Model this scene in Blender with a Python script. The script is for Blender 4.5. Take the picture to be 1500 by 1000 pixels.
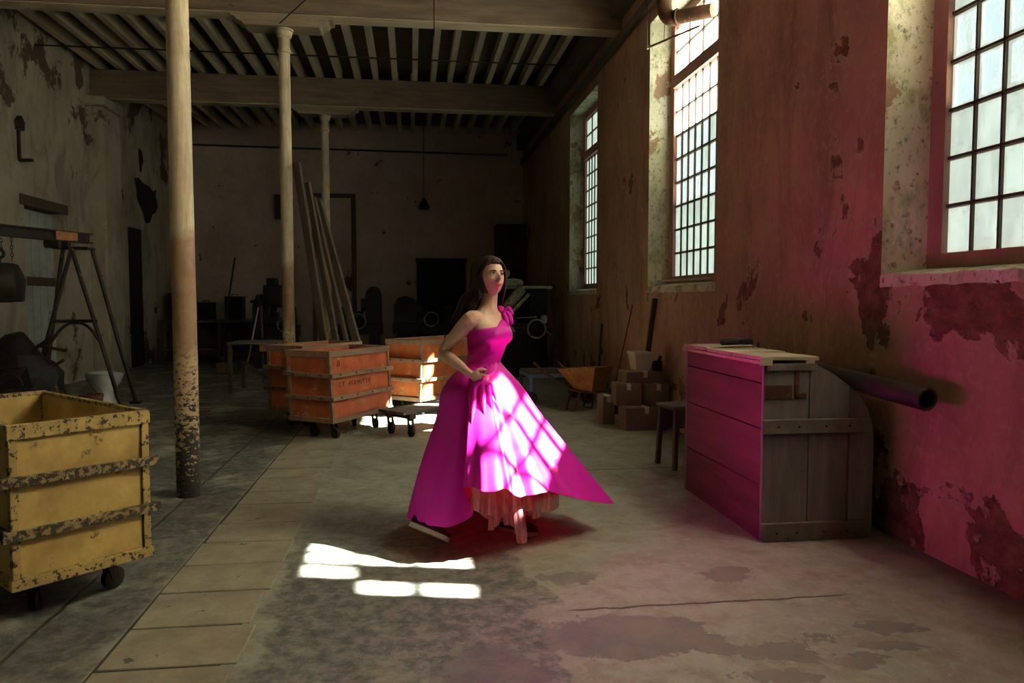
import bpy, bmesh, math, random
from mathutils import Vector, Matrix, noise as mnoise
random.seed(7)
sc = bpy.context.scene
C = sc.collection
for o in list(bpy.data.objects): bpy.data.objects.remove(o)
R = math.radians

# ------------------------------------------------------------------ camera
CAM_H = 1.35
F_PX = 1100.0
PITCH = math.atan(62/F_PX)
YAW = math.atan(147/F_PX*math.cos(PITCH))
cam = bpy.data.cameras.new('camera')
cam.sensor_width = 36.0
cam.lens = 36.0*F_PX/1500.0
cam.clip_start = 0.05
cam_o = bpy.data.objects.new('camera', cam); C.objects.link(cam_o)
cam_o.location = (0, 0, CAM_H)
cam_o.rotation_euler = (math.pi/2-PITCH, 0, -YAW)
sc.camera = cam_o

# ------------------------------------------------------------------ sky, sun, exposure
SKY = 0.92
SUN = 205.0
sc.view_settings.view_transform = 'Standard'
sc.view_settings.look = 'None'
sc.view_settings.gamma = 1.0
sc.view_settings.exposure = 0.52
sc.view_settings.use_curve_mapping = False
w = bpy.data.worlds.new('world'); sc.world = w; w.use_nodes = True
bg = w.node_tree.nodes['Background']
bg.inputs['Color'].default_value = (0.74, 0.90, 0.95, 1)
bg.inputs['Strength'].default_value = SKY
SUN_EL = R(41.3)
SUN_H = Vector((-0.975, 0.22, 0)).normalized()
SUN_DIR = SUN_H*math.cos(SUN_EL) + Vector((0, 0, -math.sin(SUN_EL)))
sl = bpy.data.lights.new('sun', 'SUN'); sl.energy = SUN; sl.angle = R(0.8); sl.color = (1.0, 0.93, 0.80)
so = bpy.data.objects.new('sun', sl); C.objects.link(so)
so.location = (12, -4, 12)
so.rotation_euler = SUN_DIR.to_track_quat('-Z', 'Y').to_euler()
sc.cycles.max_bounces = 10
sc.cycles.diffuse_bounces = 6
sc.cycles.transparent_max_bounces = 12
sc.cycles.sample_clamp_indirect = 0
sc.cycles.caustics_reflective = False
sc.cycles.caustics_refractive = False

# ------------------------------------------------------------------ node materials
MATS = {}
class NT:
    def __init__(s, name):
        s.m = bpy.data.materials.new(name); s.m.use_nodes = True
        s.t = s.m.node_tree; s.t.nodes.clear()
        s.out = s.t.nodes.new('ShaderNodeOutputMaterial')
        s.tc = s.t.nodes.new('ShaderNodeTexCoord')
        MATS[name] = s.m
    def n(s, typ, **kw):
        x = s.t.nodes.new(typ)
        for k, v in kw.items():
            setattr(x, k, v)
        return x
    def l(s, a, b): s.t.links.new(a, b)
    def put(s, sock, v):
        if isinstance(v, bpy.types.NodeSocket): s.l(v, sock)
        elif isinstance(v, (tuple, list)) and len(v) == 3 and sock.type == 'RGBA': sock.default_value = (*v, 1)
        else: sock.default_value = v
    def co(s, scale=(1, 1, 1), loc=(0, 0, 0)):
        mp = s.n('ShaderNodeMapping'); s.l(s.tc.outputs['Object'], mp.inputs['Vector'])
        mp.inputs['Scale'].default_value = scale; mp.inputs['Location'].default_value = loc
        return mp.outputs['Vector']
    def noise(s, vec, scale, detail=6, rough=0.6, dist=0.0):
        x = s.n('ShaderNodeTexNoise'); s.l(vec, x.inputs['Vector'])
        x.inputs['Scale'].default_value = scale; x.inputs['Detail'].default_value = min(detail, 6)
        x.inputs['Roughness'].default_value = rough; x.inputs['Distortion'].default_value = dist
        return x.outputs['Fac']
    def ramp(s, v, a, b, lo=0.0, hi=1.0, smooth=False):
        x = s.n('ShaderNodeMapRange'); x.clamp = True
        if smooth: x.interpolation_type = 'SMOOTHSTEP'
        s.put(x.inputs['Value'], v)
        x.inputs['From Min'].default_value = a; x.inputs['From Max'].default_value = b
        x.inputs['To Min'].default_value = lo; x.inputs['To Max'].default_value = hi
        return x.outputs['Result']
    def mix(s, f, a, b, mode='MIX'):
        x = s.n('ShaderNodeMix', data_type='RGBA', blend_type=mode)
        s.put(x.inputs[0], f); s.put(x.inputs[6], a); s.put(x.inputs[7], b)
        return x.outputs[2]
    def math(s, op, a, b=0.0):
        x = s.n('ShaderNodeMath', operation=op)
        s.put(x.inputs[0], a); s.put(x.inputs[1], b)
        return x.outputs[0]
    def sep(s, vec=None):
        x = s.n('ShaderNodeSeparateXYZ'); s.l(vec or s.tc.outputs['Object'], x.inputs[0])
        return x.outputs
    def bump(s, h, strength=0.3, dist=0.01):
        x = s.n('ShaderNodeBump'); s.put(x.inputs['Height'], h)
        x.inputs['Strength'].default_value = strength; x.inputs['Distance'].default_value = dist
        return x.outputs['Normal']
    def pbsdf(s, col, rough=0.7, metal=0.0, nrm=None, **kw):
        p = s.n('ShaderNodeBsdfPrincipled')
        s.put(p.inputs['Base Color'], col); s.put(p.inputs['Roughness'], rough); s.put(p.inputs['Metallic'], metal)
        if nrm is not None: s.l(nrm, p.inputs['Normal'])
        for k, v in kw.items(): s.put(p.inputs[k], v)
        s.l(p.outputs[0], s.out.inputs[0])
        return p

def worn(name, c1, c2, scale=4, chip=None, chip_amt=0.55, chip_scale=14, rough=0.7, metal=0.0, bump=0.25,
         stretch=(1, 1, 1), lo=0.35, hi=0.65, dist=0.008, spec=0.3):
    s = NT(name)
    v = s.co(stretch)
    a = s.noise(v, scale)
    col = s.mix(s.ramp(a, lo, hi), c1, c2)
    fine = s.noise(v, scale*9, 4)
    col = s.mix(s.ramp(fine, 0.3, 0.75, 0, 0.45), col, tuple(x*0.55 for x in c1))
    h = s.math('ADD', a, s.math('MULTIPLY', fine, 0.4))
    if chip is not None:
        b = s.noise(s.co((1, 1, 1), (3.1, 1.7, 5.2)), chip_scale, 8, 0.68)
        k = s.ramp(b, chip_amt, chip_amt+0.03)
        col = s.mix(k, col, chip)
        h = s.math('SUBTRACT', h, s.math('MULTIPLY', k, 0.7))
    s.pbsdf(col, rough, metal, s.bump(h, bump, dist), **{'Specular IOR Level': spec})
    return s.m

def mat_wood(name, c1, c2, axis='z', scale=3, rough=0.75, bump=0.35):
    st = {'x': (0.12, 1, 1), 'y': (1, 0.12, 1), 'z': (1, 1, 0.12)}[axis]
    return worn(name, c1, c2, scale*4, rough=rough, bump=bump, stretch=st, lo=0.3, hi=0.7, dist=0.004,
                chip=tuple(x*0.35 for x in c1), chip_amt=0.66, chip_scale=7)

# plaster of the window wall
s = NT('plaster_window_wall')
xyz = s.sep()
v = s.co()
big = s.noise(v, 0.9, 5, 0.6)
streak = s.noise(s.co((1, 1.2, 0.42)), 2.2, 9, 0.68, 0.8)
fine = s.noise(v, 16, 6, 0.7)
col = s.mix(s.ramp(big, 0.35, 0.65), (0.45, 0.265, 0.175), (0.33, 0.20, 0.145))
col = s.mix(s.ramp(streak, 0.46, 0.74, 0, 0.75), col, (0.16, 0.105, 0.07))
col = s.mix(s.ramp(fine, 0.5, 0.8, 0, 0.5), col, (0.52, 0.42, 0.28))
peel_n = s.noise(s.co((1, 1, 1), (4, 2, 1)), 1.9, 8, 0.62, 0.3)
z = xyz[2]; y = xyz[1]
sill = s.math('MULTIPLY', s.ramp(s.math('ABSOLUTE', s.math('SUBTRACT', z, 1.40)), 0.05, 0.42, 0.24, 0.0), s.ramp(y, 4.2, 4.75, 1, 0.25))
low = s.ramp(z, 0.05, 0.75, 0.17, 0.0)
edge = s.math('MULTIPLY', s.ramp(s.math('ABSOLUTE', s.math('SUBTRACT', y, 4.12)), 0.0, 0.30, 0.12, 0.0), s.ramp(z, 1.2, 2.2, 1, 0.1))
pk = s.math('ADD', s.math('ADD', peel_n, sill), s.math('ADD', low, edge))
peel = s.ramp(pk, 0.645, 0.665)
rim = s.math('SUBTRACT', s.ramp(pk, 0.62, 0.64), peel)
brick_n = s.noise(s.co((1, 1, 1.6)), 9, 6, 0.7)
under = s.mix(s.ramp(brick_n, 0.35, 0.65), (0.10, 0.055, 0.035), (0.24, 0.13, 0.08))
col = s.mix(peel, col, under)
col = s.mix(s.math('MULTIPLY', rim, 0.6), col, (0.42, 0.33, 0.22))
h = s.math('ADD', s.math('MULTIPLY', fine, 0.35), s.math('SUBTRACT', s.math('MULTIPLY', streak, 0.3), s.math('MULTIPLY', peel, 1.2)))
h = s.math('ADD', h, s.math('MULTIPLY', s.math('MULTIPLY', brick_n, peel), 0.8))
s.pbsdf(col, 0.92, 0, s.bump(h, 0.75, 0.03), **{'Specular IOR Level': 0.1})

# mouldy white reveals
s = NT('plaster_reveal')
v = s.co((1, 1, 0.7))
a = s.noise(v, 3.5, 8, 0.68); b = s.noise(s.co((1, 1, 0.5), (7, 3, 1)), 5, 8, 0.7); f = s.noise(v, 30, 5, 0.7)
col = s.mix(s.ramp(a, 0.4, 0.6), (0.62, 0.60, 0.47), (0.50, 0.50, 0.34))
col = s.mix(s.ramp(b, 0.50, 0.64, 0, 0.85), col, (0.22, 0.235, 0.11))
col = s.mix(s.ramp(f, 0.55, 0.68), col, (0.17, 0.14, 0.09))
col = s.mix(s.ramp(s.noise(s.co((1, 1, 1), (1, 9, 4)), 2.2, 8, 0.65), 0.60, 0.62), col, (0.30, 0.20, 0.12))
s.pbsdf(col, 0.92, 0, s.bump(s.math('ADD', a, f), 0.5, 0.012), **{'Specular IOR Level': 0.1})

# pale plaster of far and left walls
s = NT('plaster_pale')
v = s.co()
a = s.noise(v, 0.8, 7, 0.62); st = s.noise(s.co((1.2, 1.2, 0.5)), 2.4, 7, 0.68, 0.8); f = s.noise(v, 14, 6, 0.7)
col = s.mix(s.ramp(a, 0.4, 0.65), (0.44, 0.385, 0.30), (0.32, 0.265, 0.20))
col = s.mix(s.ramp(st, 0.50, 0.72, 0, 0.7), col, (0.17, 0.13, 0.095))
z = s.sep()[2]
stain = s.math('ADD', s.noise(s.co((1, 1, 0.8), (2, 8, 3)), 1.5, 8, 0.65), s.math('MAXIMUM', s.ramp(z, 3.4, 5.0, 0, 0.16), s.ramp(z, 0.0, 1.0, 0.16, 0)))
k = s.ramp(stain, 0.66, 0.70)
col = s.mix(k, col, (0.11, 0.075, 0.05))
col = s.mix(s.ramp(f, 0.64, 0.7), col, (0.15, 0.11, 0.08))
s.pbsdf(col, 0.92, 0, s.bump(s.math('SUBTRACT', f, s.math('MULTIPLY', k, 1.5)), 0.5, 0.015), **{'Specular IOR Level': 0.1})

worn('plaster_far', (0.60, 0.46, 0.40), (0.46, 0.34, 0.29), 0.9, chip=(0.10, 0.07, 0.05), chip_amt=0.64, chip_scale=2.2, rough=0.95, bump=0.4, dist=0.01, spec=0.1)
# concrete floor
s = NT('floor_concrete')
v = s.co(); xyz = s.sep()
a = s.noise(v, 1.3, 8, 0.62); m = s.noise(v, 5, 8, 0.66, 0.3); f = s.noise(v, 42, 6, 0.72)
col = s.mix(s.ramp(a, 0.38, 0.64), (0.262, 0.272, 0.210), (0.335, 0.345, 0.272))
col = s.mix(s.ramp(m, 0.46, 0.62, 0, 0.7), col, (0.24, 0.215, 0.16))
m2 = s.noise(s.co((1, 1, 1), (9, 4, 2)), 14, 9, 0.72, 0.2)
col = s.mix(s.ramp(m2, 0.52, 0.60, 0, 0.5), col, (0.38, 0.37, 0.305))
col = s.mix(s.ramp(m2, 0.30, 0.42, 0.6, 0), col, (0.17, 0.15, 0.115))
wob = s.math('SUBTRACT', s.noise(s.co((1, 1, 1), (5, 5, 0)), 2.6, 8, 0.62), 0.5)
wob2 = s.math('SUBTRACT', s.noise(s.co((1, 1, 1), (15, 2, 0)), 6.5, 6, 0.6), 0.5)
X = s.math('ADD', xyz[0], s.math('MULTIPLY', wob, 0.5)); Y = s.math('ADD', xyz[1], s.math('MULTIPLY', wob2, 0.35))
# worn-through dark band beside the slabs, in front of the dancer
band = s.math('MULTIPLY', s.math('MULTIPLY', s.ramp(X, -0.64, -0.60), s.ramp(X, 0.55, 0.58, 1, 0)), s.ramp(Y, 3.5, 4.9, 1, 0.25))
band = s.math('MULTIPLY', band, s.ramp(s.noise(v, 3.2, 8, 0.66), 0.30, 0.46))
left = s.math('MULTIPLY', s.ramp(xyz[0], -1.18, -1.15, 1, 0), s.ramp(s.noise(s.co((1, 1, 1), (8, 1, 0)), 2.2, 8, 0.64), 0.36, 0.5))
dark = s.mix(s.ramp(m2, 0.42, 0.58), (0.075, 0.08, 0.085), (0.21, 0.205, 0.185))
dark = s.mix(s.ramp(xyz[0], -1.25, -1.1), s.mix(s.ramp(m2, 0.42, 0.60), (0.04, 0.042, 0.046), (0.135, 0.13, 0.115)), dark)  # dark concrete left of the slabs, deepened to stand for corner shade
k1 = s.math('MAXIMUM', band, left)
col = s.mix(s.math('MULTIPLY', k1, 0.85), col, dark)
def blob(cx, cy, rx, ry):
    dx = s.math('DIVIDE', s.math('SUBTRACT', s.math('ADD', xyz[0], s.math('ADD', s.math('MULTIPLY', wob2, 0.36), s.math('MULTIPLY', s.math('SUBTRACT', m2, 0.5), 0.22))), cx), rx)
    dy = s.math('DIVIDE', s.math('SUBTRACT', s.math('ADD', xyz[1], s.math('ADD', s.math('MULTIPLY', wob, 0.30), s.math('MULTIPLY', s.math('SUBTRACT', m2, 0.5), -0.18))), cy), ry)
    d = s.math('SQRT', s.math('ADD', s.math('MULTIPLY', dx, dx), s.math('MULTIPLY', dy, dy)))
    return s.ramp(d, 0.95, 1.02, 1, 0)
k2 = None
for b in [(0.86, 2.87, 0.36, 0.20), (1.16, 2.72, 0.10, 0.08), (1.40, 2.66, 0.17, 0.10), (1.62, 2.73, 0.07, 0.03), (1.63, 2.53, 0.09, 0.05), (1.93, 2.80, 0.15, 0.08),
          (1.85, 2.62, 0.14, 0.05), (1.32, 2.45, 0.16, 0.06), (1.55, 3.45, 0.13, 0.08), (0.30, 2.62, 0.2, 0.2), (0.75, 3.5, 0.16, 0.10)]:
    q = blob(*b); k2 = q if k2 is None else s.math('MAXIMUM', k2, q)
col = s.mix(s.math('MULTIPLY', k2, 0.8), col, s.mix(s.ramp(m, 0.4, 0.6), (0.12, 0.115, 0.115), (0.21, 0.19, 0.16)))
crack = s.math('MULTIPLY', s.ramp(s.math('ABSOLUTE', s.math('SUBTRACT', s.math('ADD', xyz[1], s.math('MULTIPLY', wob2, 0.05)), 3.13)), 0.004, 0.012, 1, 0),
               s.math('MULTIPLY', s.ramp(xyz[0], 0.65, 0.7), s.ramp(xyz[0], 1.9, 2.0, 1, 0)))
crack = s.math('MAXIMUM', crack, s.ramp(s.math('ABSOLUTE', s.math('SUBTRACT', s.math('ADD', xyz[0], s.math('MULTIPLY', wob2, 0.03)), -1.53)), 0.004, 0.014, 1, 0))
crack = s.math('MAXIMUM', crack, s.math('MULTIPLY', s.ramp(s.math('ABSOLUTE', s.math('SUBTRACT', s.math('ADD', xyz[1], s.math('MULTIPLY', wob2, 0.06)), 5.75)), 0.004, 0.014, 1, 0), s.ramp(xyz[0], 0.2, 0.4)))
col = s.mix(crack, col, (0.07, 0.06, 0.045))
col = s.mix(s.ramp(f, 0.62, 0.72, 0, 0.6), col, (0.12, 0.105, 0.08))
dark_edge = s.ramp(s.math('ADD', xyz[0], s.math('MULTIPLY', wob, 0.5)), 2.2, 2.65, 0, 0.75)
col = s.mix(dark_edge, col, (0.06, 0.045, 0.035))  # floor turns darker towards the window wall
hh = s.math('SUBTRACT', s.math('ADD', s.math('MULTIPLY', f, 0.4), s.math('MULTIPLY', m, 0.5)), s.math('ADD', s.math('MULTIPLY', k2, 0.8), s.math('ADD', crack, s.math('MULTIPLY', k1, 0.3))))
s.pbsdf(col, s.ramp(m, 0.3, 0.7, 0.5, 0.8), 0, s.bump(s.math('ADD', hh, m2), 0.6, 0.008), **{'Specular IOR Level': 0.35})

worn('slab_stone', (0.38, 0.345, 0.25), (0.25, 0.225, 0.16), 5, chip=(0.10, 0.09, 0.07), chip_amt=0.63, chip_scale=9, rough=0.65, bump=0.35, dist=0.006)
mat_wood('wood_beam', (0.26, 0.185, 0.13), (0.12, 0.085, 0.06), 'x')
mat_wood('wood_bolster', (0.36, 0.28, 0.19), (0.20, 0.15, 0.10), 'x')
mat_wood('wood_soffit_lit', (0.60, 0.50, 0.35), (0.36, 0.28, 0.19), 'x')  # pale tone stands for floor light on the beam undersides
mat_wood('wood_joist', (0.70, 0.59, 0.43), (0.45, 0.36, 0.25), 'y')
mat_wood('wood_ceiling', (0.13, 0.10, 0.075), (0.07, 0.05, 0.04), 'x')
mat_wood('wood_plate', (0.15, 0.11, 0.08), (0.08, 0.06, 0.045), 'y')
mat_wood('wood_grey_v', (0.27, 0.25, 0.23), (0.14, 0.125, 0.115), 'z')
mat_wood('wood_grey_h', (0.22, 0.20, 0.17), (0.12, 0.105, 0.09), 'y')
mat_wood('wood_side_bounce', (0.20, 0.065, 0.075), (0.10, 0.035, 0.042), 'y')  # reddened wood, the dress's pink bounce put into its colour
mat_wood('wood_pale_h', (0.52, 0.44, 0.31), (0.33, 0.27, 0.18), 'x')
mat_wood('wood_dark', (0.12, 0.085, 0.06), (0.055, 0.04, 0.03), 'z')
mat_wood('wood_plank_z', (0.115, 0.085, 0.06), (0.06, 0.045, 0.032), 'z')
mat_wood('wood_rim', (0.36, 0.235, 0.15), (0.17, 0.105, 0.07), 'y')
worn('frame_paint', (0.40, 0.20, 0.17), (0.29, 0.14, 0.125), 5, chip=(0.08, 0.055, 0.045), chip_amt=0.66, chip_scale=20, rough=0.55, stretch=(1, 1, 0.3))
worn('bar_paint', (0.10, 0.06, 0.05), (0.055, 0.04, 0.035), 8, rough=0.5)
worn('yellow_paint', (0.62, 0.45, 0.14), (0.36, 0.23, 0.075), 4.2, chip=(0.20, 0.13, 0.05), chip_amt=0.625, chip_scale=11, rough=0.5, bump=0.12)
worn('yellow_chipped', (0.50, 0.36, 0.12), (0.34, 0.24, 0.09), 6, chip=(0.055, 0.04, 0.028), chip_amt=0.535, chip_scale=36, rough=0.6, bump=0.5)
worn('yellow_batten', (0.34, 0.26, 0.11), (0.22, 0.165, 0.08), 8, chip=(0.05, 0.038, 0.026), chip_amt=0.48, chip_scale=34, rough=0.7, bump=0.6)
worn('red_paint', (0.62, 0.16, 0.065), (0.36, 0.075, 0.032), 5, chip=(0.44, 0.25, 0.14), chip_amt=0.60, chip_scale=6, rough=0.5, bump=0.12)
worn('orange_paint', (0.58, 0.17, 0.055), (0.36, 0.09, 0.03), 5, chip=(0.42, 0.25, 0.13), chip_amt=0.60, chip_scale=6, rough=0.45, bump=0.12)
worn('dark_iron', (0.030, 0.026, 0.023), (0.055, 0.04, 0.03), 7, rough=0.55, metal=0.3, bump=0.2)
worn('black_iron', (0.009, 0.008, 0.0075), (0.018, 0.014, 0.012), 7, rough=0.6, bump=0.2)
worn('rusty_iron', (0.15, 0.07, 0.035), (0.075, 0.04, 0.025), 9, chip=(0.28, 0.13, 0.05), chip_amt=0.6, chip_scale=18, rough=0.75, metal=0.2, bump=0.4)
worn('gantry_paint', (0.030, 0.024, 0.020), (0.05, 0.032, 0.022), 6, chip=(0.20, 0.09, 0.03), chip_amt=0.62, chip_scale=7, rough=0.6)
worn('bare_steel', (0.42, 0.40, 0.34), (0.26, 0.24, 0.20), 8, chip=(0.10, 0.06, 0.04), chip_amt=0.6, chip_scale=30, rough=0.38, metal=0.75, bump=0.15)
worn('machine_green', (0.30, 0.30, 0.17), (0.20, 0.20, 0.12), 9, chip=(0.07, 0.06, 0.04), chip_amt=0.55, chip_scale=22, rough=0.45, bump=0.3)
worn('blue_paint', (0.13, 0.22, 0.42), (0.09, 0.15, 0.28), 8, chip=(0.30, 0.27, 0.22), chip_amt=0.62, chip_scale=25, rough=0.5)
worn('barrow_rust', (0.50, 0.23, 0.07), (0.36, 0.15, 0.05), 8, chip=(0.14, 0.07, 0.035), chip_amt=0.60, chip_scale=22, rough=0.7)
worn('card_brown', (0.23, 0.17, 0.13), (0.17, 0.12, 0.095), 3, rough=0.85, bump=0.1)
worn('card_pale', (0.62, 0.56, 0.50), (0.52, 0.46, 0.40), 3, rough=0.85, bump=0.1)
worn('ceramic', (0.62, 0.63, 0.60), (0.50, 0.50, 0.46), 4, rough=0.2, bump=0.02, spec=0.5)
worn('rubber', (0.025, 0.024, 0.022), (0.05, 0.045, 0.04), 12, rough=0.8)
worn('black_board', (0.012, 0.012, 0.012), (0.02, 0.018, 0.016), 3, rough=0.8)
worn('door_pale', (0.46, 0.50, 0.48), (0.34, 0.36, 0.33), 3, chip=(0.16, 0.16, 0.15), chip_amt=0.62, chip_scale=6, rough=0.7)
worn('dark_gap', (0.02, 0.017, 0.015), (0.03, 0.025, 0.02), 3, rough=0.95)
worn('slab_joint', (0.10, 0.085, 0.06), (0.06, 0.05, 0.035), 9, rough=0.9)
worn('ink', (0.035, 0.02, 0.018), (0.06, 0.03, 0.025), 20, rough=0.8)
worn('ground_outside', (0.24, 0.23, 0.15), (0.18, 0.19, 0.11), 0.4, rough=0.95)

# iron column: pale paint worn to rust below shoulder height, tar at the foot
s = NT('column_paint')
v = s.co(); z = s.sep()[2]
a = s.noise(v, 4, 7, 0.65); fl = s.noise(s.co((1, 1, 0.08)), 45, 4, 0.6); c = s.noise(s.co((1, 1, 0.6)), 13, 8, 0.68); g = s.noise(s.co((1, 1, 1.6)), 26, 8, 0.7)
col = s.mix(s.ramp(a, 0.35, 0.65), (0.62, 0.52, 0.35), (0.46, 0.37, 0.24))
col = s.mix(s.ramp(fl, 0.45, 0.7, 0, 0.5), col, (0.24, 0.18, 0.11))
zz = s.math('ADD', z, s.math('MULTIPLY', s.math('SUBTRACT', a, 0.5), 0.35))
rust = s.ramp(zz, 1.72, 1.80, 1, 0)
col = s.mix(s.math('MULTIPLY', rust, 0.85), col, s.mix(s.ramp(c, 0.4, 0.6), (0.30, 0.17, 0.085), (0.20, 0.105, 0.055)))
tan = s.math('MULTIPLY', s.ramp(zz, 0.95, 1.05, 1, 0), s.ramp(g, 0.47, 0.50))
col = s.mix(tan, col, (0.46, 0.34, 0.19))
tar = s.ramp(s.math('SUBTRACT', g, s.ramp(z, 0.0, 1.3, 0.22, -0.12)), 0.40, 0.43, 1, 0)
col = s.mix(s.math('MULTIPLY', tar, s.ramp(z, 1.3, 1.5, 1, 0)), col, (0.025, 0.02, 0.017))
s.pbsdf(col, 0.6, 0, s.bump(s.math('ADD', g, fl), 0.4, 0.004))

# window glass: dirt-filmed pane and clear pane
def pane_mat(name, tint, amount, wiped=False):
    s = NT(name)
    v = s.co()
    oi = s.n('ShaderNodeObjectInfo')
    add = s.n('ShaderNodeVectorMath', operation='ADD'); s.l(v, add.inputs[0])
    cmb = s.n('ShaderNodeCombineXYZ'); s.l(s.math('MULTIPLY', oi.outputs['Random'], 40.0), cmb.inputs[0]); s.l(s.math('MULTIPLY', oi.outputs['Random'], 71.0), cmb.inputs[1])
    s.l(cmb.outputs[0], add.inputs[1])
    mp = s.n('ShaderNodeMapping'); s.l(add.outputs[0], mp.inputs['Vector']); mp.inputs['Scale'].default_value = (1, 1, 0.45)
    n1 = s.noise(mp.outputs['Vector'], 7, 7, 0.65)
    n2 = s.noise(add.outputs[0], 36, 6, 0.7)
    col = s.mix(s.ramp(n1, 0.42, 0.68), tint, tuple(x*0.62 for x in tint))
    col = s.mix(s.ramp(n2, 0.54, 0.68, 0, 0.7), col, tuple(x*0.4 for x in tint))
    xyz = s.sep(v)
    ed = s.math('MAXIMUM', s.ramp(s.math('ABSOLUTE', xyz[1]), 0.062, 0.09), s.ramp(s.math('ABSOLUTE', xyz[2]), 0.095, 0.127))
    col = s.mix(s.math('MULTIPLY', ed, 0.45), col, tuple(q*x for q, x in zip((0.75, 0.62, 0.4), tint)))
    col = s.mix(s.ramp(oi.outputs['Random'], 0, 1, 0, 0.3), col, tuple(x*0.55 for x in tint))
    tr = s.n('ShaderNodeBsdfTranslucent'); s.l(s.mix(1.0, col, (amount, amount, amount), 'MULTIPLY'), tr.inputs['Color'])
    df = s.n('ShaderNodeBsdfDiffuse'); s.put(df.inputs['Color'], (0.25, 0.24, 0.21))
    ad = s.n('ShaderNodeAddShader'); s.l(tr.outputs[0], ad.inputs[0]); s.l(df.outputs[0], ad.inputs[1])
    if wiped:                                              # rubbed clear in the middle, grime left along the putty
        wb = s.math('MULTIPLY', s.math('SUBTRACT', n1, 0.5), 0.05)
        e2 = s.math('MAXIMUM', s.ramp(s.math('ADD', s.math('ABSOLUTE', xyz[1]), wb), 0.058, 0.076), s.ramp(s.math('ADD', s.math('ABSOLUTE', xyz[2]), wb), 0.088, 0.108))
        tp = s.n('ShaderNodeBsdfTransparent'); tp.inputs['Color'].default_value = (0.86, 0.90, 0.88, 1)
        mx = s.n('ShaderNodeMixShader'); s.l(s.math('MAXIMUM', e2, s.ramp(n1, 0.40, 0.66, 0.06, 0.62)), mx.inputs[0]); s.l(tp.outputs[0], mx.inputs[1]); s.l(ad.outputs[0], mx.inputs[2])
        s.l(mx.outputs[0], s.out.inputs[0])
    else:
        s.l(ad.outputs[0], s.out.inputs[0])
    return s.m
pane_mat('pane_dirty', (0.74, 0.97, 1.0), 0.0160)
pane_mat('pane_smeared', (0.74, 0.97, 1.0), 0.0160, True)
pane_mat('pane_fill', (0.98, 0.96, 0.86), 1.0)  # unseen upper panes of the near window, glass made bright to light the floor
pane_mat('pane_frosted', (0.90, 0.97, 0.97), 0.36)              # cleaner frosted glass, upper panes of the middle window
s = NT('pane_clear')
tr = s.n('ShaderNodeBsdfTransparent'); tr.inputs['Color'].default_value = (0.90, 0.93, 0.92, 1)
gl = s.n('ShaderNodeBsdfGlossy'); gl.inputs['Roughness'].default_value = 0.08
mx = s.n('ShaderNodeMixShader'); mx.inputs[0].default_value = 0.05; s.l(tr.outputs[0], mx.inputs[1]); s.l(gl.outputs[0], mx.inputs[2]); s.l(mx.outputs[0], s.out.inputs[0])

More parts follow.
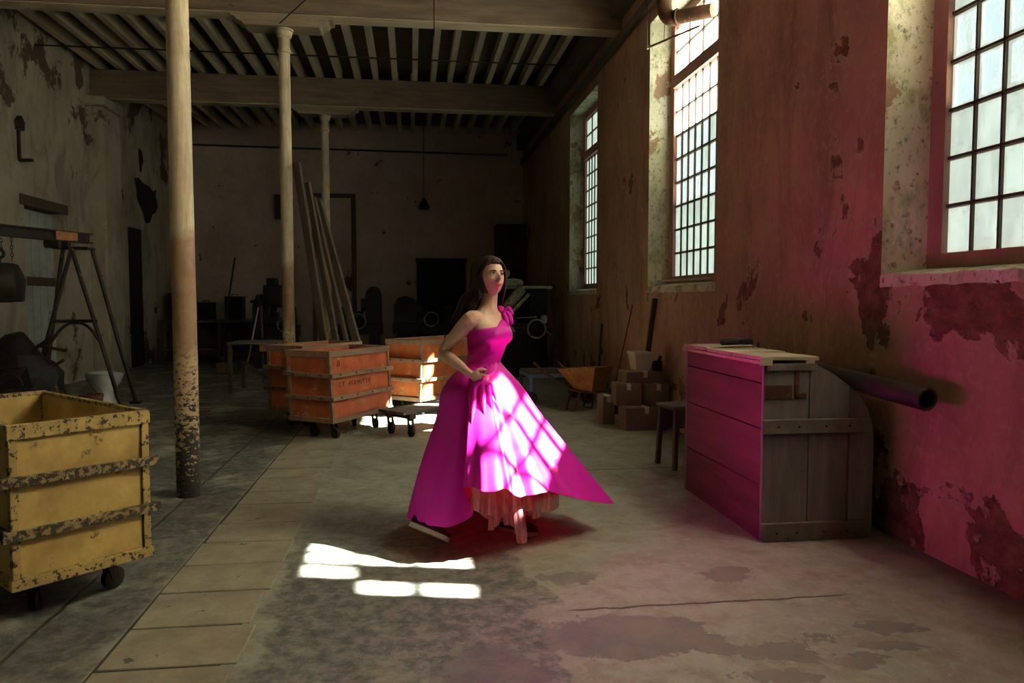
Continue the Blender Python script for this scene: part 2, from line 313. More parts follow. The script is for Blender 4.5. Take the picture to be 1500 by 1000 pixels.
# ------------------------------------------------------------------ mesh helpers
class MB:
    def __init__(s): s.v = []; s.f = []; s.m = []
    def add(s, vs, fs, mi=0):
        b = len(s.v); s.v += [tuple(p) for p in vs]; s.f += [tuple(i+b for i in f) for f in fs]; s.m += [mi]*len(fs)
        return s
    def box(s, x0, x1, y0, y1, z0, z1, mi=0):
        return s.add([(x0, y0, z0), (x1, y0, z0), (x1, y1, z0), (x0, y1, z0), (x0, y0, z1), (x1, y0, z1), (x1, y1, z1), (x0, y1, z1)],
                     [(0, 3, 2, 1), (4, 5, 6, 7), (0, 1, 5, 4), (1, 2, 6, 5), (2, 3, 7, 6), (3, 0, 4, 7)], mi)
    def bar(s, p, q, w, h, up=(0, 0, 1), mi=0):
        p = Vector(p); q = Vector(q); d = (q-p).normalized(); up = Vector(up)
        if abs(d.dot(up)) > 0.98: up = Vector((0, 1, 0))
        r = d.cross(up).normalized(); u = r.cross(d)
        vs = [c + r*(a*w/2) + u*(b*h/2) for c in (p, q) for a, b in ((-1, -1), (1, -1), (1, 1), (-1, 1))]
        return s.add(vs, [(3, 2, 1, 0), (4, 5, 6, 7), (0, 1, 5, 4), (1, 2, 6, 5), (2, 3, 7, 6), (3, 0, 4, 7)], mi)
    def tube(s, pts, r, n=8, closed=False, caps=True):
        pts = [Vector(p) for p in pts]; rs = r if isinstance(r, (list, tuple)) else [r]*len(pts)
        N = len(pts); vs = []; nrm = None
        for i, p in enumerate(pts):
            a = pts[i-1] if (i or closed) else p; b = pts[(i+1) % N] if (i < N-1 or closed) else p
            d = (b-a).normalized()
            if nrm is None:
                up = Vector((0, 0, 1)) if abs(d.z) < 0.9 else Vector((1, 0, 0)); nrm = d.cross(up).normalized()
            else: nrm = (nrm - d*nrm.dot(d)).normalized()
            bn = d.cross(nrm)
            vs += [p + (nrm*math.cos(t) + bn*math.sin(t))*rs[i] for t in (2*math.pi*k/n for k in range(n))]
        fs = []
        for i in range(N if closed else N-1):
            j = (i+1) % N
            fs += [(i*n+k, i*n+(k+1) % n, j*n+(k+1) % n, j*n+k) for k in range(n)]
        if not closed and caps: fs += [tuple(range(n))[::-1], tuple(range((N-1)*n, N*n))]
        return s.add(vs, fs)
    def cyl(s, p, q, r, r2=None, n=14): return s.tube([p, q], [r, r if r2 is None else r2], n)
    def lathe(s, prof, n=20, o=(0, 0, 0), axis='z', sx=1, sy=1):
        vs = []; fs = []
        for r, h in prof:
            for k in range(n):
                t = 2*math.pi*k/n; a, b = r*math.cos(t)*sx, r*math.sin(t)*sy
                p = {'z': (a, b, h), 'x': (h, a, b), 'y': (b, h, a)}[axis]
                vs.append((p[0]+o[0], p[1]+o[1], p[2]+o[2]))
        for i in range(len(prof)-1):
            fs += [(i*n+k, i*n+(k+1) % n, (i+1)*n+(k+1) % n, (i+1)*n+k) for k in range(n)]
        fs += [tuple(range(n))[::-1], tuple(range((len(prof)-1)*n, len(prof)*n))]
        return s.add(vs, fs)
    def ring(s, c, axis, R_, r, n=28, m=8):
        c = Vector(c); axis = Vector(axis).normalized()
        a = axis.orthogonal().normalized(); b = axis.cross(a)
        return s.tube([c + (a*math.cos(t)+b*math.sin(t))*R_ for t in (2*math.pi*k/n for k in range(n))], r, m, True)
    def prism(s, poly, d0, d1, axis='y', mi=0):
        f = {'y': lambda a, b, d: (a, d, b), 'x': lambda a, b, d: (d, a, b), 'z': lambda a, b, d: (a, b, d)}[axis]
        n = len(poly); vs = [f(a, b, d0) for a, b in poly] + [f(a, b, d1) for a, b in poly]
        return s.add(vs, [tuple(range(n)), tuple(range(n, 2*n))[::-1]] + [(i, i+n, (i+1) % n+n, (i+1) % n) for i in range(n)], mi)
    def ball(s, c, r, n=14, m=10, sc=(1, 1, 1)):
        prof = [(max(1e-4, math.sin(math.pi*i/m))*r, -math.cos(math.pi*i/m)*r) for i in range(m+1)]
        b = MB().lathe(prof, n)
        return s.add([(c[0]+x*sc[0], c[1]+y*sc[1], c[2]+z*sc[2]) for x, y, z in b.v], b.f)
    def warp(s, fn): s.v = [tuple(fn(Vector(p))) for p in s.v]; return s
    def mesh(s, name, mats, smooth=False):
        me = bpy.data.meshes.new(name); me.from_pydata(s.v, [], s.f)
        for m in (mats if isinstance(mats, (list, tuple)) else [mats]): me.materials.append(MATS[m] if isinstance(m, str) else m)
        if len(set(s.m)) > 1: me.polygons.foreach_set('material_index', s.m)
        bm = bmesh.new(); bm.from_mesh(me); bmesh.ops.recalc_face_normals(bm, faces=bm.faces); bm.to_mesh(me); bm.free()
        if smooth:
            for p in me.polygons: p.use_smooth = True
        me.update(); return me

def link(name, me, parent=None):
    o = bpy.data.objects.new(name, me); C.objects.link(o)
    if parent is not None: o.parent = parent
    return o
def obj(name, mb, mats, parent=None, bevel=0.0, smooth=False, label=None):
    o = link(name, mb.mesh(name, mats, smooth), parent)
    if bevel:
        b = o.modifiers.new('Bevel', 'BEVEL'); b.width = bevel; b.segments = 2; b.limit_method = 'ANGLE'; b.angle_limit = R(40)
    if smooth:
        o.data.set_sharp_from_angle(angle=R(45))
    if label: o['label'] = label
    return o
def tag(o, label, cat, group=None):
    o['label'] = label; o['category'] = cat
    if group: o['group'] = group
    return o
def thing(name, label, cat, loc=(0, 0, 0), rz=0.0, group=None):
    o = link(name, None); o.location = loc; o.rotation_euler = (0, 0, rz); o.empty_display_size = 0.1
    return tag(o, label, cat, group)
def struct(name, mb, mats, parent=None, **kw):
    o = obj(name, mb, mats, parent, **kw)
    if parent is None: o['kind'] = 'structure'
    return o

# ------------------------------------------------------------------ the room
XR, XL, YB, YF, ZC = 2.70, -5.43, 18.2, -8.0, 5.46
Z_SILL, Z_HEAD = 1.50, 4.47
WINS = [(10.81, 12.75), (6.46, 8.40), (2.11, 4.05), (-2.24, -0.30), (-6.59, -4.65)]
floor = struct('floor', MB().box(XL-0.3, XR+0.5, YF, YB+0.3, -0.15, 0.0), 'floor_concrete')
# row of stone slabs let into the floor, each a hair proud, open joints
jy = [2.0, 2.42, 2.82, 3.17, 3.54, 3.90, 4.26, 4.62, 5.05, 5.37, 5.79, 6.09, 6.48, 6.83, 7.21, 7.58, 7.95, 8.33, 8.7, 9.1, 9.5, 9.9]
for i in range(len(jy)-1):
    a, b = jy[i]+0.006, jy[i+1]-0.006
    x1 = -0.66 + random.uniform(-0.03, 0.02)
    t = 0.006+random.uniform(-0.002, 0.003)
    m = MB().box(-1.145, x1, a, b, -0.05, t)
    m.warp(lambda p: p + Vector((random.uniform(-.006, .006), random.uniform(-.006, .006), 0)))
    obj('slab', m, 'slab_stone', floor, bevel=0.004)
obj('slab_bed', MB().box(-1.160, -0.71, 2.0, 9.9, -0.03, 0.0012), 'slab_joint', floor)
ground = struct('ground', MB().box(XR+0.5, 40, -30, 45, -0.6, -0.3), 'ground_outside')

# right wall with deep reveals
wr = MB()
inn, gl_x, out = XR, XR+0.25, XR+0.32
SPL = 0.11
wr.box(inn, out, YF, YB, 0, Z_SILL-0.06)                     # below the sills
wr.box(inn, out, YF, YB, Z_HEAD+0.0, 5.9)                    # above the heads
ys = sorted(WINS)
edges = [YF] + [q for a, b in ys for q in (a, b)] + [YB]
for i in range(0, len(edges), 2):
    a, b = edges[i], edges[i+1]
    a2 = a-SPL if i else a; b2 = b+SPL if i+2 < len(edges) else b
    # inner face, splayed reveals (material 1), outer block
    zs = (Z_SILL-0.06, Z_HEAD)
    wr.add([(inn, a, zs[0]), (inn, b, zs[0]), (gl_x, b2, zs[0]), (gl_x, a2, zs[0]), (inn, a, zs[1]), (inn, b, zs[1]), (gl_x, b2, zs[1]), (gl_x, a2, zs[1])],
           [(0, 1, 5, 4)], 0)
    wr.add([(inn, b, zs[0]), (gl_x, b2, zs[0]), (gl_x, b2, zs[1]), (inn, b, zs[1])], [(0, 1, 2, 3)], 1)
    wr.add([(inn, a, zs[0]), (gl_x, a2, zs[0]), (gl_x, a2, zs[1]), (inn, a, zs[1])], [(0, 1, 2, 3)], 1)
    wr.box(gl_x, out, a2, b2, zs[0], zs[1], 1)
wall_r = struct('wall_right', wr, ['plaster_window_wall', 'plaster_reveal'])
for a, b in WINS[:3]:
    h = MB(); h.box(inn+0.004, gl_x, a-SPL, b+SPL, Z_HEAD-0.012, Z_HEAD+0.01)
    obj('reveal_soffit', h, 'plaster_reveal', wall_r)
    sm = MB()
    n = 26
    for k in range(n+1):
        yy = a-0.06*0 + (b-a)*k/n
        jit = [random.uniform(-0.008, 0.008) for _ in range(4)]
        sm.v += [(inn-0.004+jit[0]*.6, yy, Z_SILL-0.075+jit[1]), (inn-0.002+jit[2], yy, Z_SILL-0.012+jit[3]), (gl_x+0.02, yy, Z_SILL+0.03), (gl_x+0.02, yy, Z_SILL-0.075)]
    for k in range(n):
        for q in range(4):
            r = (q+1) % 4; sm.f.append((k*4+q, k*4+r, (k+1)*4+r, (k+1)*4+q)); sm.m.append(0)
    sm.f += [(0, 1, 2, 3), (n*4+3, n*4+2, n*4+1, n*4)]; sm.m += [0, 0]
    obj('window_sill', sm, 'plaster_reveal', wall_r)

# left wall with niche and doorway, far wall, wall behind the camera
NICHE = (11.54, 12.75, 0.0, 2.70)
DOOR = (15.47, 16.25, 0.0, 2.75)
wl = MB()
for (y0, y1) in ((YF, NICHE[0]), (NICHE[1], DOOR[0]), (DOOR[1], YB)):
    wl.box(XL-0.45, XL, y0, y1, 0, 5.9)
wl.box(XL-0.45, XL, NICHE[0], NICHE[1], NICHE[3], 5.9)
wl.box(XL-0.45, XL, DOOR[0], DOOR[1], DOOR[3], 5.9)
wl.box(XL-0.6, XL-0.45, YF, YB, 0, 5.9)
wall_l = struct('wall_left', wl, 'plaster_pale')
obj('lintel', MB().box(XL-0.30, XL+0.03, NICHE[0]-0.12, NICHE[1]+0.12, NICHE[3]-0.02, NICHE[3]+0.13), 'wood_dark', wall_l, bevel=0.01)
pm = MB().box(XL-0.02, XL+0.27, 13.72, 14.48, 0, 4.62)
pm.box(XL-0.02, XL+0.32, 13.67, 14.53, 4.62, 4.78)
obj('pilaster', pm, 'plaster_pale', wall_l, bevel=0.03)
d1 = struct('door_1', MB().box(XL-0.22, XL-0.17, NICHE[0]+0.02, NICHE[1]-0.02, 0.02, NICHE[3]-0.03), 'door_pale', bevel=0.004)
for k in range(5):
    yy = NICHE[0]+0.02+(NICHE[1]-NICHE[0]-0.04)*k/5
    obj('door_board', MB().box(XL-0.17, XL-0.152, yy+0.006, yy+0.225, 0.03, NICHE[3]-0.05), 'door_pale', d1, bevel=0.004)
obj('door_rail', MB().box(XL-0.152, XL-0.125, NICHE[0]+0.04, NICHE[1]-0.04, 1.55, 1.68), 'wood_dark', d1, bevel=0.004)
d2 = struct('doorway_dark', MB().box(XL-0.07, XL-0.02, DOOR[0], DOOR[1], 0.0, DOOR[3]), 'dark_gap', bevel=0.004)  # near-black sheet set flush to stand for the dark of the doorway
obj('door_handle', MB().tube([(XL-0.02, DOOR[0]+.1, 1.05), (XL+0.04, DOOR[0]+.1, 1.05), (XL+0.04, DOOR[0]+.22, 1.05)], .012), 'rusty_iron', d2, smooth=True)
def ragged(poly, n=4, amp=0.05):
    out = []
    for i, p in enumerate(poly):
        q = poly[(i+1) % len(poly)]
        for k in range(n):
            t = k/n; out.append((p[0]+(q[0]-p[0])*t+random.uniform(-amp, amp), p[1]+(q[1]-p[1])*t+random.uniform(-amp, amp)))
    return out
wb_ = MB().box(XL-0.6, XR+0.5, YB, YB+0.3, 0, 5.9)
wall_b = struct('wall_back', wb_, 'plaster_far')
struct('wall_front', MB().box(XL-0.6, XR+0.5, YF-0.3, YF, 0, 5.9), 'plaster_pale')

# ceiling: boards, joists bay by bay, beams with bolsters
ceil = struct('ceiling', MB().box(XL-0.5, XR+0.5, YF, YB, ZC, ZC+0.1), 'wood_ceiling')
BEAMS = [5.35, 9.70, 14.05]
BZ0, BZ1 = 4.80, 5.28
COLX = -1.53
jm = {}
def joist(bay, y0, y1, x):
    key = (bay,)
    if key not in jm: jm[key] = MB().box(-0.045, 0.045, y0, y1, BZ1, ZC).mesh('joist', 'wood_joist')
    o = link('joist', jm[key], ceil); o.location = (x, 0, 0); o.rotation_euler = (0, 0, 0)
x = XL+0.17
while x < XR-0.1:
    joist(1, 9.70, 14.05, x+random.uniform(-.02, .02)); joist(2, 14.05, YB, x+random.uniform(-.02, .02)); joist(0, 5.35, 9.70, x+random.uniform(-.02, .02))
    x += 0.333
x = XL+0.17; nb = MB()
while x < XR-0.1:
    nb.box(x-.045, x+.045, YF, 5.35, BZ1, ZC); x += 0.333
st_ = obj('joists_overhead', nb, 'wood_joist', ceil); st_['kind'] = 'stuff'
for yb in BEAMS + [1.0, -3.35]:
    bm_ = obj('beam', MB().box(XL-0.1, XR+0.1, yb-0.14, yb+0.14, BZ0, BZ1), 'wood_beam', ceil, bevel=0.012)
    obj('lit_soffit_strip', MB().box(XL-0.1, XR+0.1, yb-0.125, yb+0.125, BZ0-.016, BZ0), 'wood_soffit_lit', bm_, bevel=0.004)  # added pale strip, makes the beam's underside look lit from below
    if yb > 5:
        prof = [(-0.60, 0), (-0.60, -0.035), (-0.55, -0.05), (-0.52, -0.085), (-0.47, -0.105), (-0.44, -0.14), (0.44, -0.14), (0.47, -0.105), (0.52, -0.085), (0.55, -0.05), (0.60, -0.035), (0.60, 0)]
        obj('bolster', MB().prism([(COLX+a, BZ0-.016+b) for a, b in prof], yb-0.145, yb+0.145), 'wood_bolster', bm_)
# wall plate and rail along the top of the window wall
tr1 = struct('trim_1', MB().box(XR-0.16, XR, YF, YB, 4.93, 5.28), 'wood_plate', bevel=0.01)
struct('trim_2', MB().box(XR-0.07, XR, YF, YB, 4.60, 4.72), 'wood_plate', bevel=0.01)

# windows: frame, transom, glazing bars and every pane
PW, PH, NC, NR = 0.19, 0.26, 8, 8
pane_me = {}
def pane_mesh(w_, h_, clear):
    k = (w_, h_, clear)
    if k not in pane_me:
        m = MB(); m.box(-0.002, 0.002, -w_/2, w_/2, -h_/2, h_/2)
        me = m.mesh('pane', ['pane_clear', ['pane_dirty', 'pane_smeared', 'pane_frosted', 'pane_fill'][int(clear)]])
        for p in me.polygons:
            if p.normal.x < -0.9: p.material_index = 1
        pane_me[k] = me
    return pane_me[k]
def clear_pane(wi, r, c):
    h = random.random()
    if (wi, r, c) in ((2, 4, 3), (2, 3, 3), (2, 5, 2)): return False  # out-of-view panes kept filmed to trim the sun patches beside the dress shadow
    if wi == 2: return (r in (3, 4, 5) and c >= 2 and h < 0.94)
    if wi == 1: return r in (3, 4, 5) and c >= 2 and h < 0.9
    return r in (3, 4) and c in (0, 1) and h < 0.7
for wi, (a, b) in enumerate(WINS):
    g0 = (a+b)/2 - PW*NC/2; g1 = (a+b)/2 + PW*NC/2
    zb = 1.605; zt = zb+NR*PH; zu = zt+0.13; zq = zu+2*PH+0.02
    x0, x1 = gl_x-0.035, gl_x+0.035
    fr = MB()
    fr.box(x0, x1, a-SPL, g0, Z_SILL-0.06, Z_HEAD); fr.box(x0, x1, g1, b+SPL, Z_SILL-0.06, Z_HEAD)
    fr.box(x0, x1, g0, g1, Z_SILL-0.06, zb); fr.box(x0, x1, g0, g1, zq, Z_HEAD)
    win = struct('window_%d' % (wi+1), fr, 'frame_paint', bevel=0.004)
    obj('transom', MB().box(x0-0.02, x1, g0, g1, zt, zu), 'frame_paint', win, bevel=0.004)
    bm1 = MB().box(-0.014, 0.014, -0.007, 0.007, 0, NR*PH).mesh('glazing_bar', 'bar_paint')
    bm2 = MB().box(-0.012, 0.012, 0, g1-g0, -0.008, 0.008).mesh('glazing_bar', 'bar_paint')
    bm3 = MB().box(-0.014, 0.014, -0.008, 0.008, 0, zq-zu).mesh('glazing_bar', 'bar_paint')
    for c in range(1, NC):
        o = link('glazing_bar', bm1, win); o.location = (gl_x, g0+c*PW, zb)
    for r in range(1, NR):
        o = link('glazing_bar', bm2, win); o.location = (gl_x, g0, zb+r*PH)
    for c in range(1, 4):
        o = link('glazing_bar', bm3, win); o.location = (gl_x, g0+c*PW*2, zu)
    o = link('glazing_bar', bm2, win); o.location = (gl_x, g0, (zu+zq)/2)
    if wi == 4:
        obj('shutter', MB().box(gl_x-.03, gl_x+.03, g0, g1, zb, zq), 'wood_dark', win)
    if wi < 4:
        for c in range(NC):
            for r in range(NR):
                o = link('pane', pane_mesh(PW, PH, 2 if (wi == 1 and r > 5) else 3 if (wi == 2 and r > 5) else 0 if wi == 3 else clear_pane(wi, r, c)), win); o.location = (gl_x+0.006, g0+(c+.5)*PW, zb+(r+.5)*PH)
        for c in range(4):
            for r in range(2):
                o = link('pane', pane_mesh(PW*2, (zq-zu)/2, (0, 2, 3, 0)[wi]), win); o.location = (gl_x+0.006, g0+(c+.5)*PW*2, zu+(r+.5)*(zq-zu)/2)

# ------------------------------------------------------------------ iron columns
for i, yb in enumerate(BEAMS):
    lab = ['rust-worn pale iron column nearest the yellow cart', 'pale iron column behind the red carts with planks leaning on it', 'farthest pale iron column, standing behind the leaning planks'][i]
    t = thing('iron_column', lab, 'column', (COLX, yb, 0), 0, 'iron columns')
    m = MB().lathe([(0.078, 0.0), (0.078, 0.5), (0.074, 2.5), (0.068, 4.5), (0.068, 4.61)], 24)
    obj('shaft', m, 'column_paint', t, smooth=True)
    obj('collar', MB().lathe([(0.072, 4.36), (0.084, 4.365), (0.084, 4.40), (0.072, 4.405)], 24), 'column_paint', t, smooth=True)
    obj('capital', MB().lathe([(0.068, 4.54), (0.09, 4.56), (0.10, 4.60), (0.10, 4.62), (0.115, 4.625), (0.115, 4.645)], 24), 'column_paint', t, smooth=True)

# ------------------------------------------------------------------ the dancer
# materials
s = NT('skin')
a = s.noise(s.co(), 18, 4)
col = s.mix(s.ramp(a, 0.35, 0.65), (0.60, 0.385, 0.275), (0.53, 0.325, 0.225))
s.pbsdf(col, 0.48, 0, None, **{'Subsurface Weight': 0.12, 'Subsurface Radius': (0.02, 0.008, 0.004), 'Specular IOR Level': 0.4})
s = NT('hair')
fl = s.noise(s.co((1, 1, 0.15)), 90, 4)
s.pbsdf(s.mix(s.ramp(fl, 0.35, 0.65), (0.012, 0.006, 0.005), (0.035, 0.014, 0.010)), 0.38, 0, s.bump(fl, 0.3, 0.003), **{'Specular IOR Level': 0.5})
def add_translucent(s, col, f):
    p = s.out.inputs[0].links[0].from_node
    t = s.n('ShaderNodeBsdfTranslucent'); t.inputs['Color'].default_value = (*col, 1)
    m = s.n('ShaderNodeMixShader'); m.inputs[0].default_value = f; s.l(p.outputs[0], m.inputs[1]); s.l(t.outputs[0], m.inputs[2]); s.l(m.outputs[0], s.out.inputs[0])
s = NT('satin')
wv = s.noise(s.co((1, 1, 0.3)), 11, 5)
s.pbsdf(s.mix(s.ramp(wv, 0.3, 0.7), (0.70, 0.018, 0.44), (0.62, 0.012, 0.39)), 0.42, 0, s.bump(s.noise(s.co(), 9, 3), 0.12, 0.01), **{'Specular IOR Level': 0.22}); add_translucent(s, (0.85, 0.02, 0.35), 0.14)
s = NT('satin_lining'); s.pbsdf((0.80, 0.035, 0.10), 0.5, 0, s.bump(s.noise(s.co(), 12, 3), 0.1, 0.01)); add_translucent(s, (0.85, 0.02, 0.12), 0.14)
s = NT('tulle')
p = s.pbsdf((0.72, 0.27, 0.33), 0.9); tl = s.n('ShaderNodeBsdfTranslucent'); tl.inputs['Color'].default_value = (0.75, 0.27, 0.33, 1)
tp = s.n('ShaderNodeBsdfTransparent'); m1 = s.n('ShaderNodeMixShader'); m2 = s.n('ShaderNodeMixShader')
m1.inputs[0].default_value = 0.45; s.l(p.outputs[0], m1.inputs[1]); s.l(tl.outputs[0], m1.inputs[2])
s.l(s.ramp(s.noise(s.co((1, 1, 0.2)), 60, 4), 0.35, 0.7, 0.12, 0.55), m2.inputs[0]); s.l(m1.outputs[0], m2.inputs[1]); s.l(tp.outputs[0], m2.inputs[2]); s.l(m2.outputs[0], s.out.inputs[0])
worn('shoe_sole', (0.66, 0.62, 0.50), (0.52, 0.48, 0.38), 20, rough=0.7, bump=0.05)
worn('shoe_upper', (0.06, 0.015, 0.03), (0.035, 0.01, 0.018), 20, rough=0.6)
worn('lip', (0.50, 0.10, 0.10), (0.42, 0.08, 0.085), 30, rough=0.35, bump=0.05)
worn('brow', (0.03, 0.016, 0.012), (0.045, 0.022, 0.016), 40, rough=0.7)
worn('eye_white', (0.72, 0.68, 0.64), (0.68, 0.63, 0.6), 30, rough=0.15, bump=0.0)
worn('iris', (0.035, 0.018, 0.010), (0.05, 0.025, 0.014), 40, rough=0.12, bump=0.0)
worn('gold', (0.75, 0.52, 0.22), (0.6, 0.4, 0.16), 30, rough=0.3, metal=1.0, bump=0.0)

PLOC = Vector((0.421, 4.282, 0))
person = thing('person', 'woman in a long magenta one-shoulder gown striding and lifting her skirt', 'person', PLOC, -YAW)
A_T = R(50)
T_L = Vector((math.cos(A_T), math.sin(A_T), 0)); T_F = Vector((math.sin(A_T), -math.cos(A_T), 0))
TORSO = [(0.80, 0.0, .150, .112), (0.86, 0.0, .150, .112), (0.92, 0.0, .128, .098), (0.98, 0.0, .096, .072), (1.03, .004, .102, .076), (1.08, .012, .112, .088), (1.13, .022, .122, .104),
         (1.165, .022, .128, .104), (1.20, .010, .138, .086), (1.235, 0.0, .142, .068), (1.26, -.004, .118, .060), (1.285, -.004, .080, .052), (1.30, 0.0, .056, .048), (1.33, 0.004, .047, .047)]
def torso_c(z): return Vector((-0.011 + (z-0.98)*0.07, 0, z))
def tprof(z):
    for i in range(len(TORSO)-1):
        a, b = TORSO[i], TORSO[i+1]
        if z <= b[0] or i == len(TORSO)-2:
            t = min(1, max(0, (z-a[0])/(b[0]-a[0]))); t = t*t*(3-2*t)*0.5 + t*0.5
            return [a[k]+(b[k]-a[k])*t for k in (1, 2, 3)]
def tpoint(z, th, off=0.0):
    f, wx, wy = tprof(z)
    bust = 0.0
    if 1.06 < z < 1.22:                                            # two breasts, seen from the front of the torso
        k = math.exp(-((z-1.135)/0.042)**2)
        bust = 0.022*k*sum(math.exp(-((th-t0)/0.38)**2) for t0 in (math.pi/2-0.55, math.pi/2+0.55))
    return torso_c(z) + T_F*(f + (wy+off+bust)*math.sin(th)) + T_L*((wx+off)*math.cos(th))
bodym = MB()
NT_ = 40; zs = [0.80+0.53*i/44 for i in range(45)]
tm = MB()
for z in zs: tm.v += [tuple(tpoint(z, 2*math.pi*k/NT_)) for k in range(NT_)]
for i in range(len(zs)-1): tm.f += [(i*NT_+k, i*NT_+(k+1) % NT_, (i+1)*NT_+(k+1) % NT_, (i+1)*NT_+k) for k in range(NT_)]
tm.f += [tuple(range(NT_))[::-1], tuple(range((len(zs)-1)*NT_, len(zs)*NT_))]
bodym.add(tm.v, tm.f)
def spline(pts, n):
    out = []; P = [Vector(p) for p in pts]; P = [P[0]*2-P[1]] + P + [P[-1]*2-P[-2]]
    for i in range(1, len(P)-2):
        for k in range(n):
            t = k/n; a, b, c, d = P[i-1:i+3]
            out.append(0.5*((2*b)+(c-a)*t+(2*a-5*b+4*c-d)*t*t+(3*b-a-3*c+d)*t**3))
    out.append(P[-2]); return out
def rspline(rs, n): return [max(1e-3, v.x) for v in spline([(r, 0, 0) for r in rs], n)]
def limb(mb, pts, rs, n=4, k=16): mb.tube(spline(pts, n), rspline(rs, n), k)
SR = torso_c(1.235) - T_L*0.140; SL = torso_c(1.235) + T_L*0.135
EL_R = Vector((-0.240, -0.02, 1.05)); WR_R = Vector((-0.100, -0.195, 0.955)); HA_R = Vector((-0.046, -0.222, 0.926))
limb(bodym, [SR+T_L*0.05+Vector((0, 0, .005)), SR, SR*0.6+EL_R*0.4+Vector((-.006, 0, 0)), EL_R, EL_R*0.65+WR_R*0.35+Vector((-.004, -.006, -.004)), EL_R*0.25+WR_R*0.75, WR_R, WR_R*0.4+HA_R*0.6],
     [.046, .047, .042, .034, .035, .027, .0215, .022])
# fist closing on the gathered cloth: palm, four bent fingers, thumb
hx = (HA_R-WR_R).normalized(); hz = Vector((0.15, -0.35, 0.9)); hz = (hz-hx*hz.dot(hx)).normalized(); hy = hx.cross(hz)
def hp(x, y, z): return HA_R + hx*x + hy*y + hz*z
pal = MB().ball((0, 0, 0), 1, 16, 12, (0.040, 0.017, 0.034)); pal.v = [tuple(hp(*p)) for p in pal.v]; bodym.add(pal.v, pal.f)
for i, (zo, ln) in enumerate(((0.027, .95), (0.010, 1.05), (-0.008, 1.0), (-0.024, .85))):
    limb(bodym, [hp(.020, -.004, zo), hp(.044*ln, -.012, zo*1.05), hp(.052*ln, -.032, zo*1.02), hp(.034*ln, -.046, zo*.98), hp(.016, -.040, zo*.95)], [.0098, .0092, .0086, .0080, .0068], 3, 10)
limb(bodym, [hp(-.012, -.008, .030), hp(.006, -.026, .044), hp(.028, -.046, .040), hp(.044, -.056, .026)], [.0115, .0105, .0092, .0072], 3, 10)
# far arm reaching back behind the body
EL_L = Vector((0.03, 0.26, 1.03)); WR_L = Vector((-0.05, 0.30, 0.84))
limb(bodym, [SL-T_L*0.05, SL, SL*.5+EL_L*.5, EL_L, EL_L*.6+WR_L*.4, WR_L], [.044, .044, .038, .033, .032, .021])
pal = MB().ball(tuple(WR_L+Vector((-.015, 0, -.05))), 1, 12, 10, (.020, .036, .045)); bodym.add(pal.v, pal.f)
for i in range(4):
    y = -.026+.0175*i; L_ = (.9, 1.05, 1, .82)[i]
    limb(bodym, [WR_L+Vector((-.018, y, -.075)), WR_L+Vector((-.024, y, -.075-.032*L_)), WR_L+Vector((-.020, y, -.075-.058*L_)), WR_L+Vector((-.006, y, -.075-.076*L_))], [.0095, .009, .0082, .0068], 3, 10)
limb(bodym, [WR_L+Vector((-.01, -.025, -.03)), WR_L+Vector((-.012, -.05, -.052)), WR_L+Vector((-.005, -.055, -.085))], [.011, .010, .0078], 3, 10)
# legs: the trailing leg on its toes, the leading leg taking the weight
AN_T = Vector((-0.340, -0.08, 0.15)); AN_L = Vector((0.13, 0.02, 0.085))
limb(bodym, [Vector((-.06, -.05, .86)), Vector((-.10, -.07, .72)), Vector((-.155, -.09, .47)), Vector((-.25, -.085, .34)), AN_T], [.085, .078, .052, .050, .033])
limb(bodym, [Vector((.03, .04, .86)), Vector((.09, .04, .70)), Vector((.17, .03, .46)), Vector((.16, .03, .30)), AN_L], [.085, .078, .052, .048, .033])
limb(bodym, [AN_T, AN_T+Vector((.02, -.03, -.05)), Vector((-.27, -.155, .045))], [.034, .030, .020])
limb(bodym, [AN_L+Vector((-.02, 0, 0)), AN_L+Vector((.06, -.04, -.045)), AN_L+Vector((.14, -.09, -.06))], [.034, .030, .02])
# head: shaped skull and face on a neck
HC = Vector((0.028, -0.012, 1.474)); A_H = R(31)
HF = Vector((math.sin(A_H), -math.cos(A_H), 0.10)).normalized(); HX = HF.cross(Vector((0.03, 0, 1))).normalized()*-1; HU = HX.cross(HF)*-1
if HU.z < 0: HU = -HU
def hd(x, y, z): return HC + HX*x + HF*y + HU*z          # x to her left, y out of the face, z up
def face_r(x, y, z):
    g = lambda cx, cz, sx, sz: math.exp(-((x-cx)/sx)**2-((z-cz)/sz)**2) if y > -0.1 else 0
    X, Y, Z = 0.0715*x, 0.089*y, 0.108*z
    if y > 0: Y *= 0.98 - 0.10*abs(x)**2.5
    if z < 0:
        k = (-z)**1.4; X *= 1-0.30*k; Y += 0.014*k*(1 if y > 0 else -0.6)
        if y < 0: Z *= 1-0.35*k*(-y)
    d = 0.0
    d += 0.0245*g(0, -0.20, .13, .13) + 0.013*g(0, -0.04, .10, .16) + 0.006*(g(.13, -.23, .07, .08)+g(-.13, -.23, .07, .08))
    d -= 0.0105*(g(.42, .08, .20, .12)+g(-.42, .08, .20, .12))
    d += 0.005*(g(.40, .24, .26, .08)+g(-.40, .24, .26, .08))
    d += 0.006*(g(.62, -.14, .2, .16)+g(-.62, -.14, .2, .16))
    d += 0.007*g(0, -.49, .26, .10) - 0.004*g(0, -.62, .3, .06) + 0.010*g(0, -.80, .28, .14)
    return X, Y+d, Z
hm = MB(); NU, NV = 72, 56
for i in range(NV+1):
    ph = math.pi*i/NV
    for k in range(NU):
        t = 2*math.pi*k/NU
        hm.v.append(tuple(hd(*face_r(math.sin(ph)*math.cos(t), math.sin(ph)*math.sin(t), -math.cos(ph)))))
for i in range(NV): hm.f += [(i*NU+k, i*NU+(k+1) % NU, (i+1)*NU+(k+1) % NU, (i+1)*NU+k) for k in range(NU)]
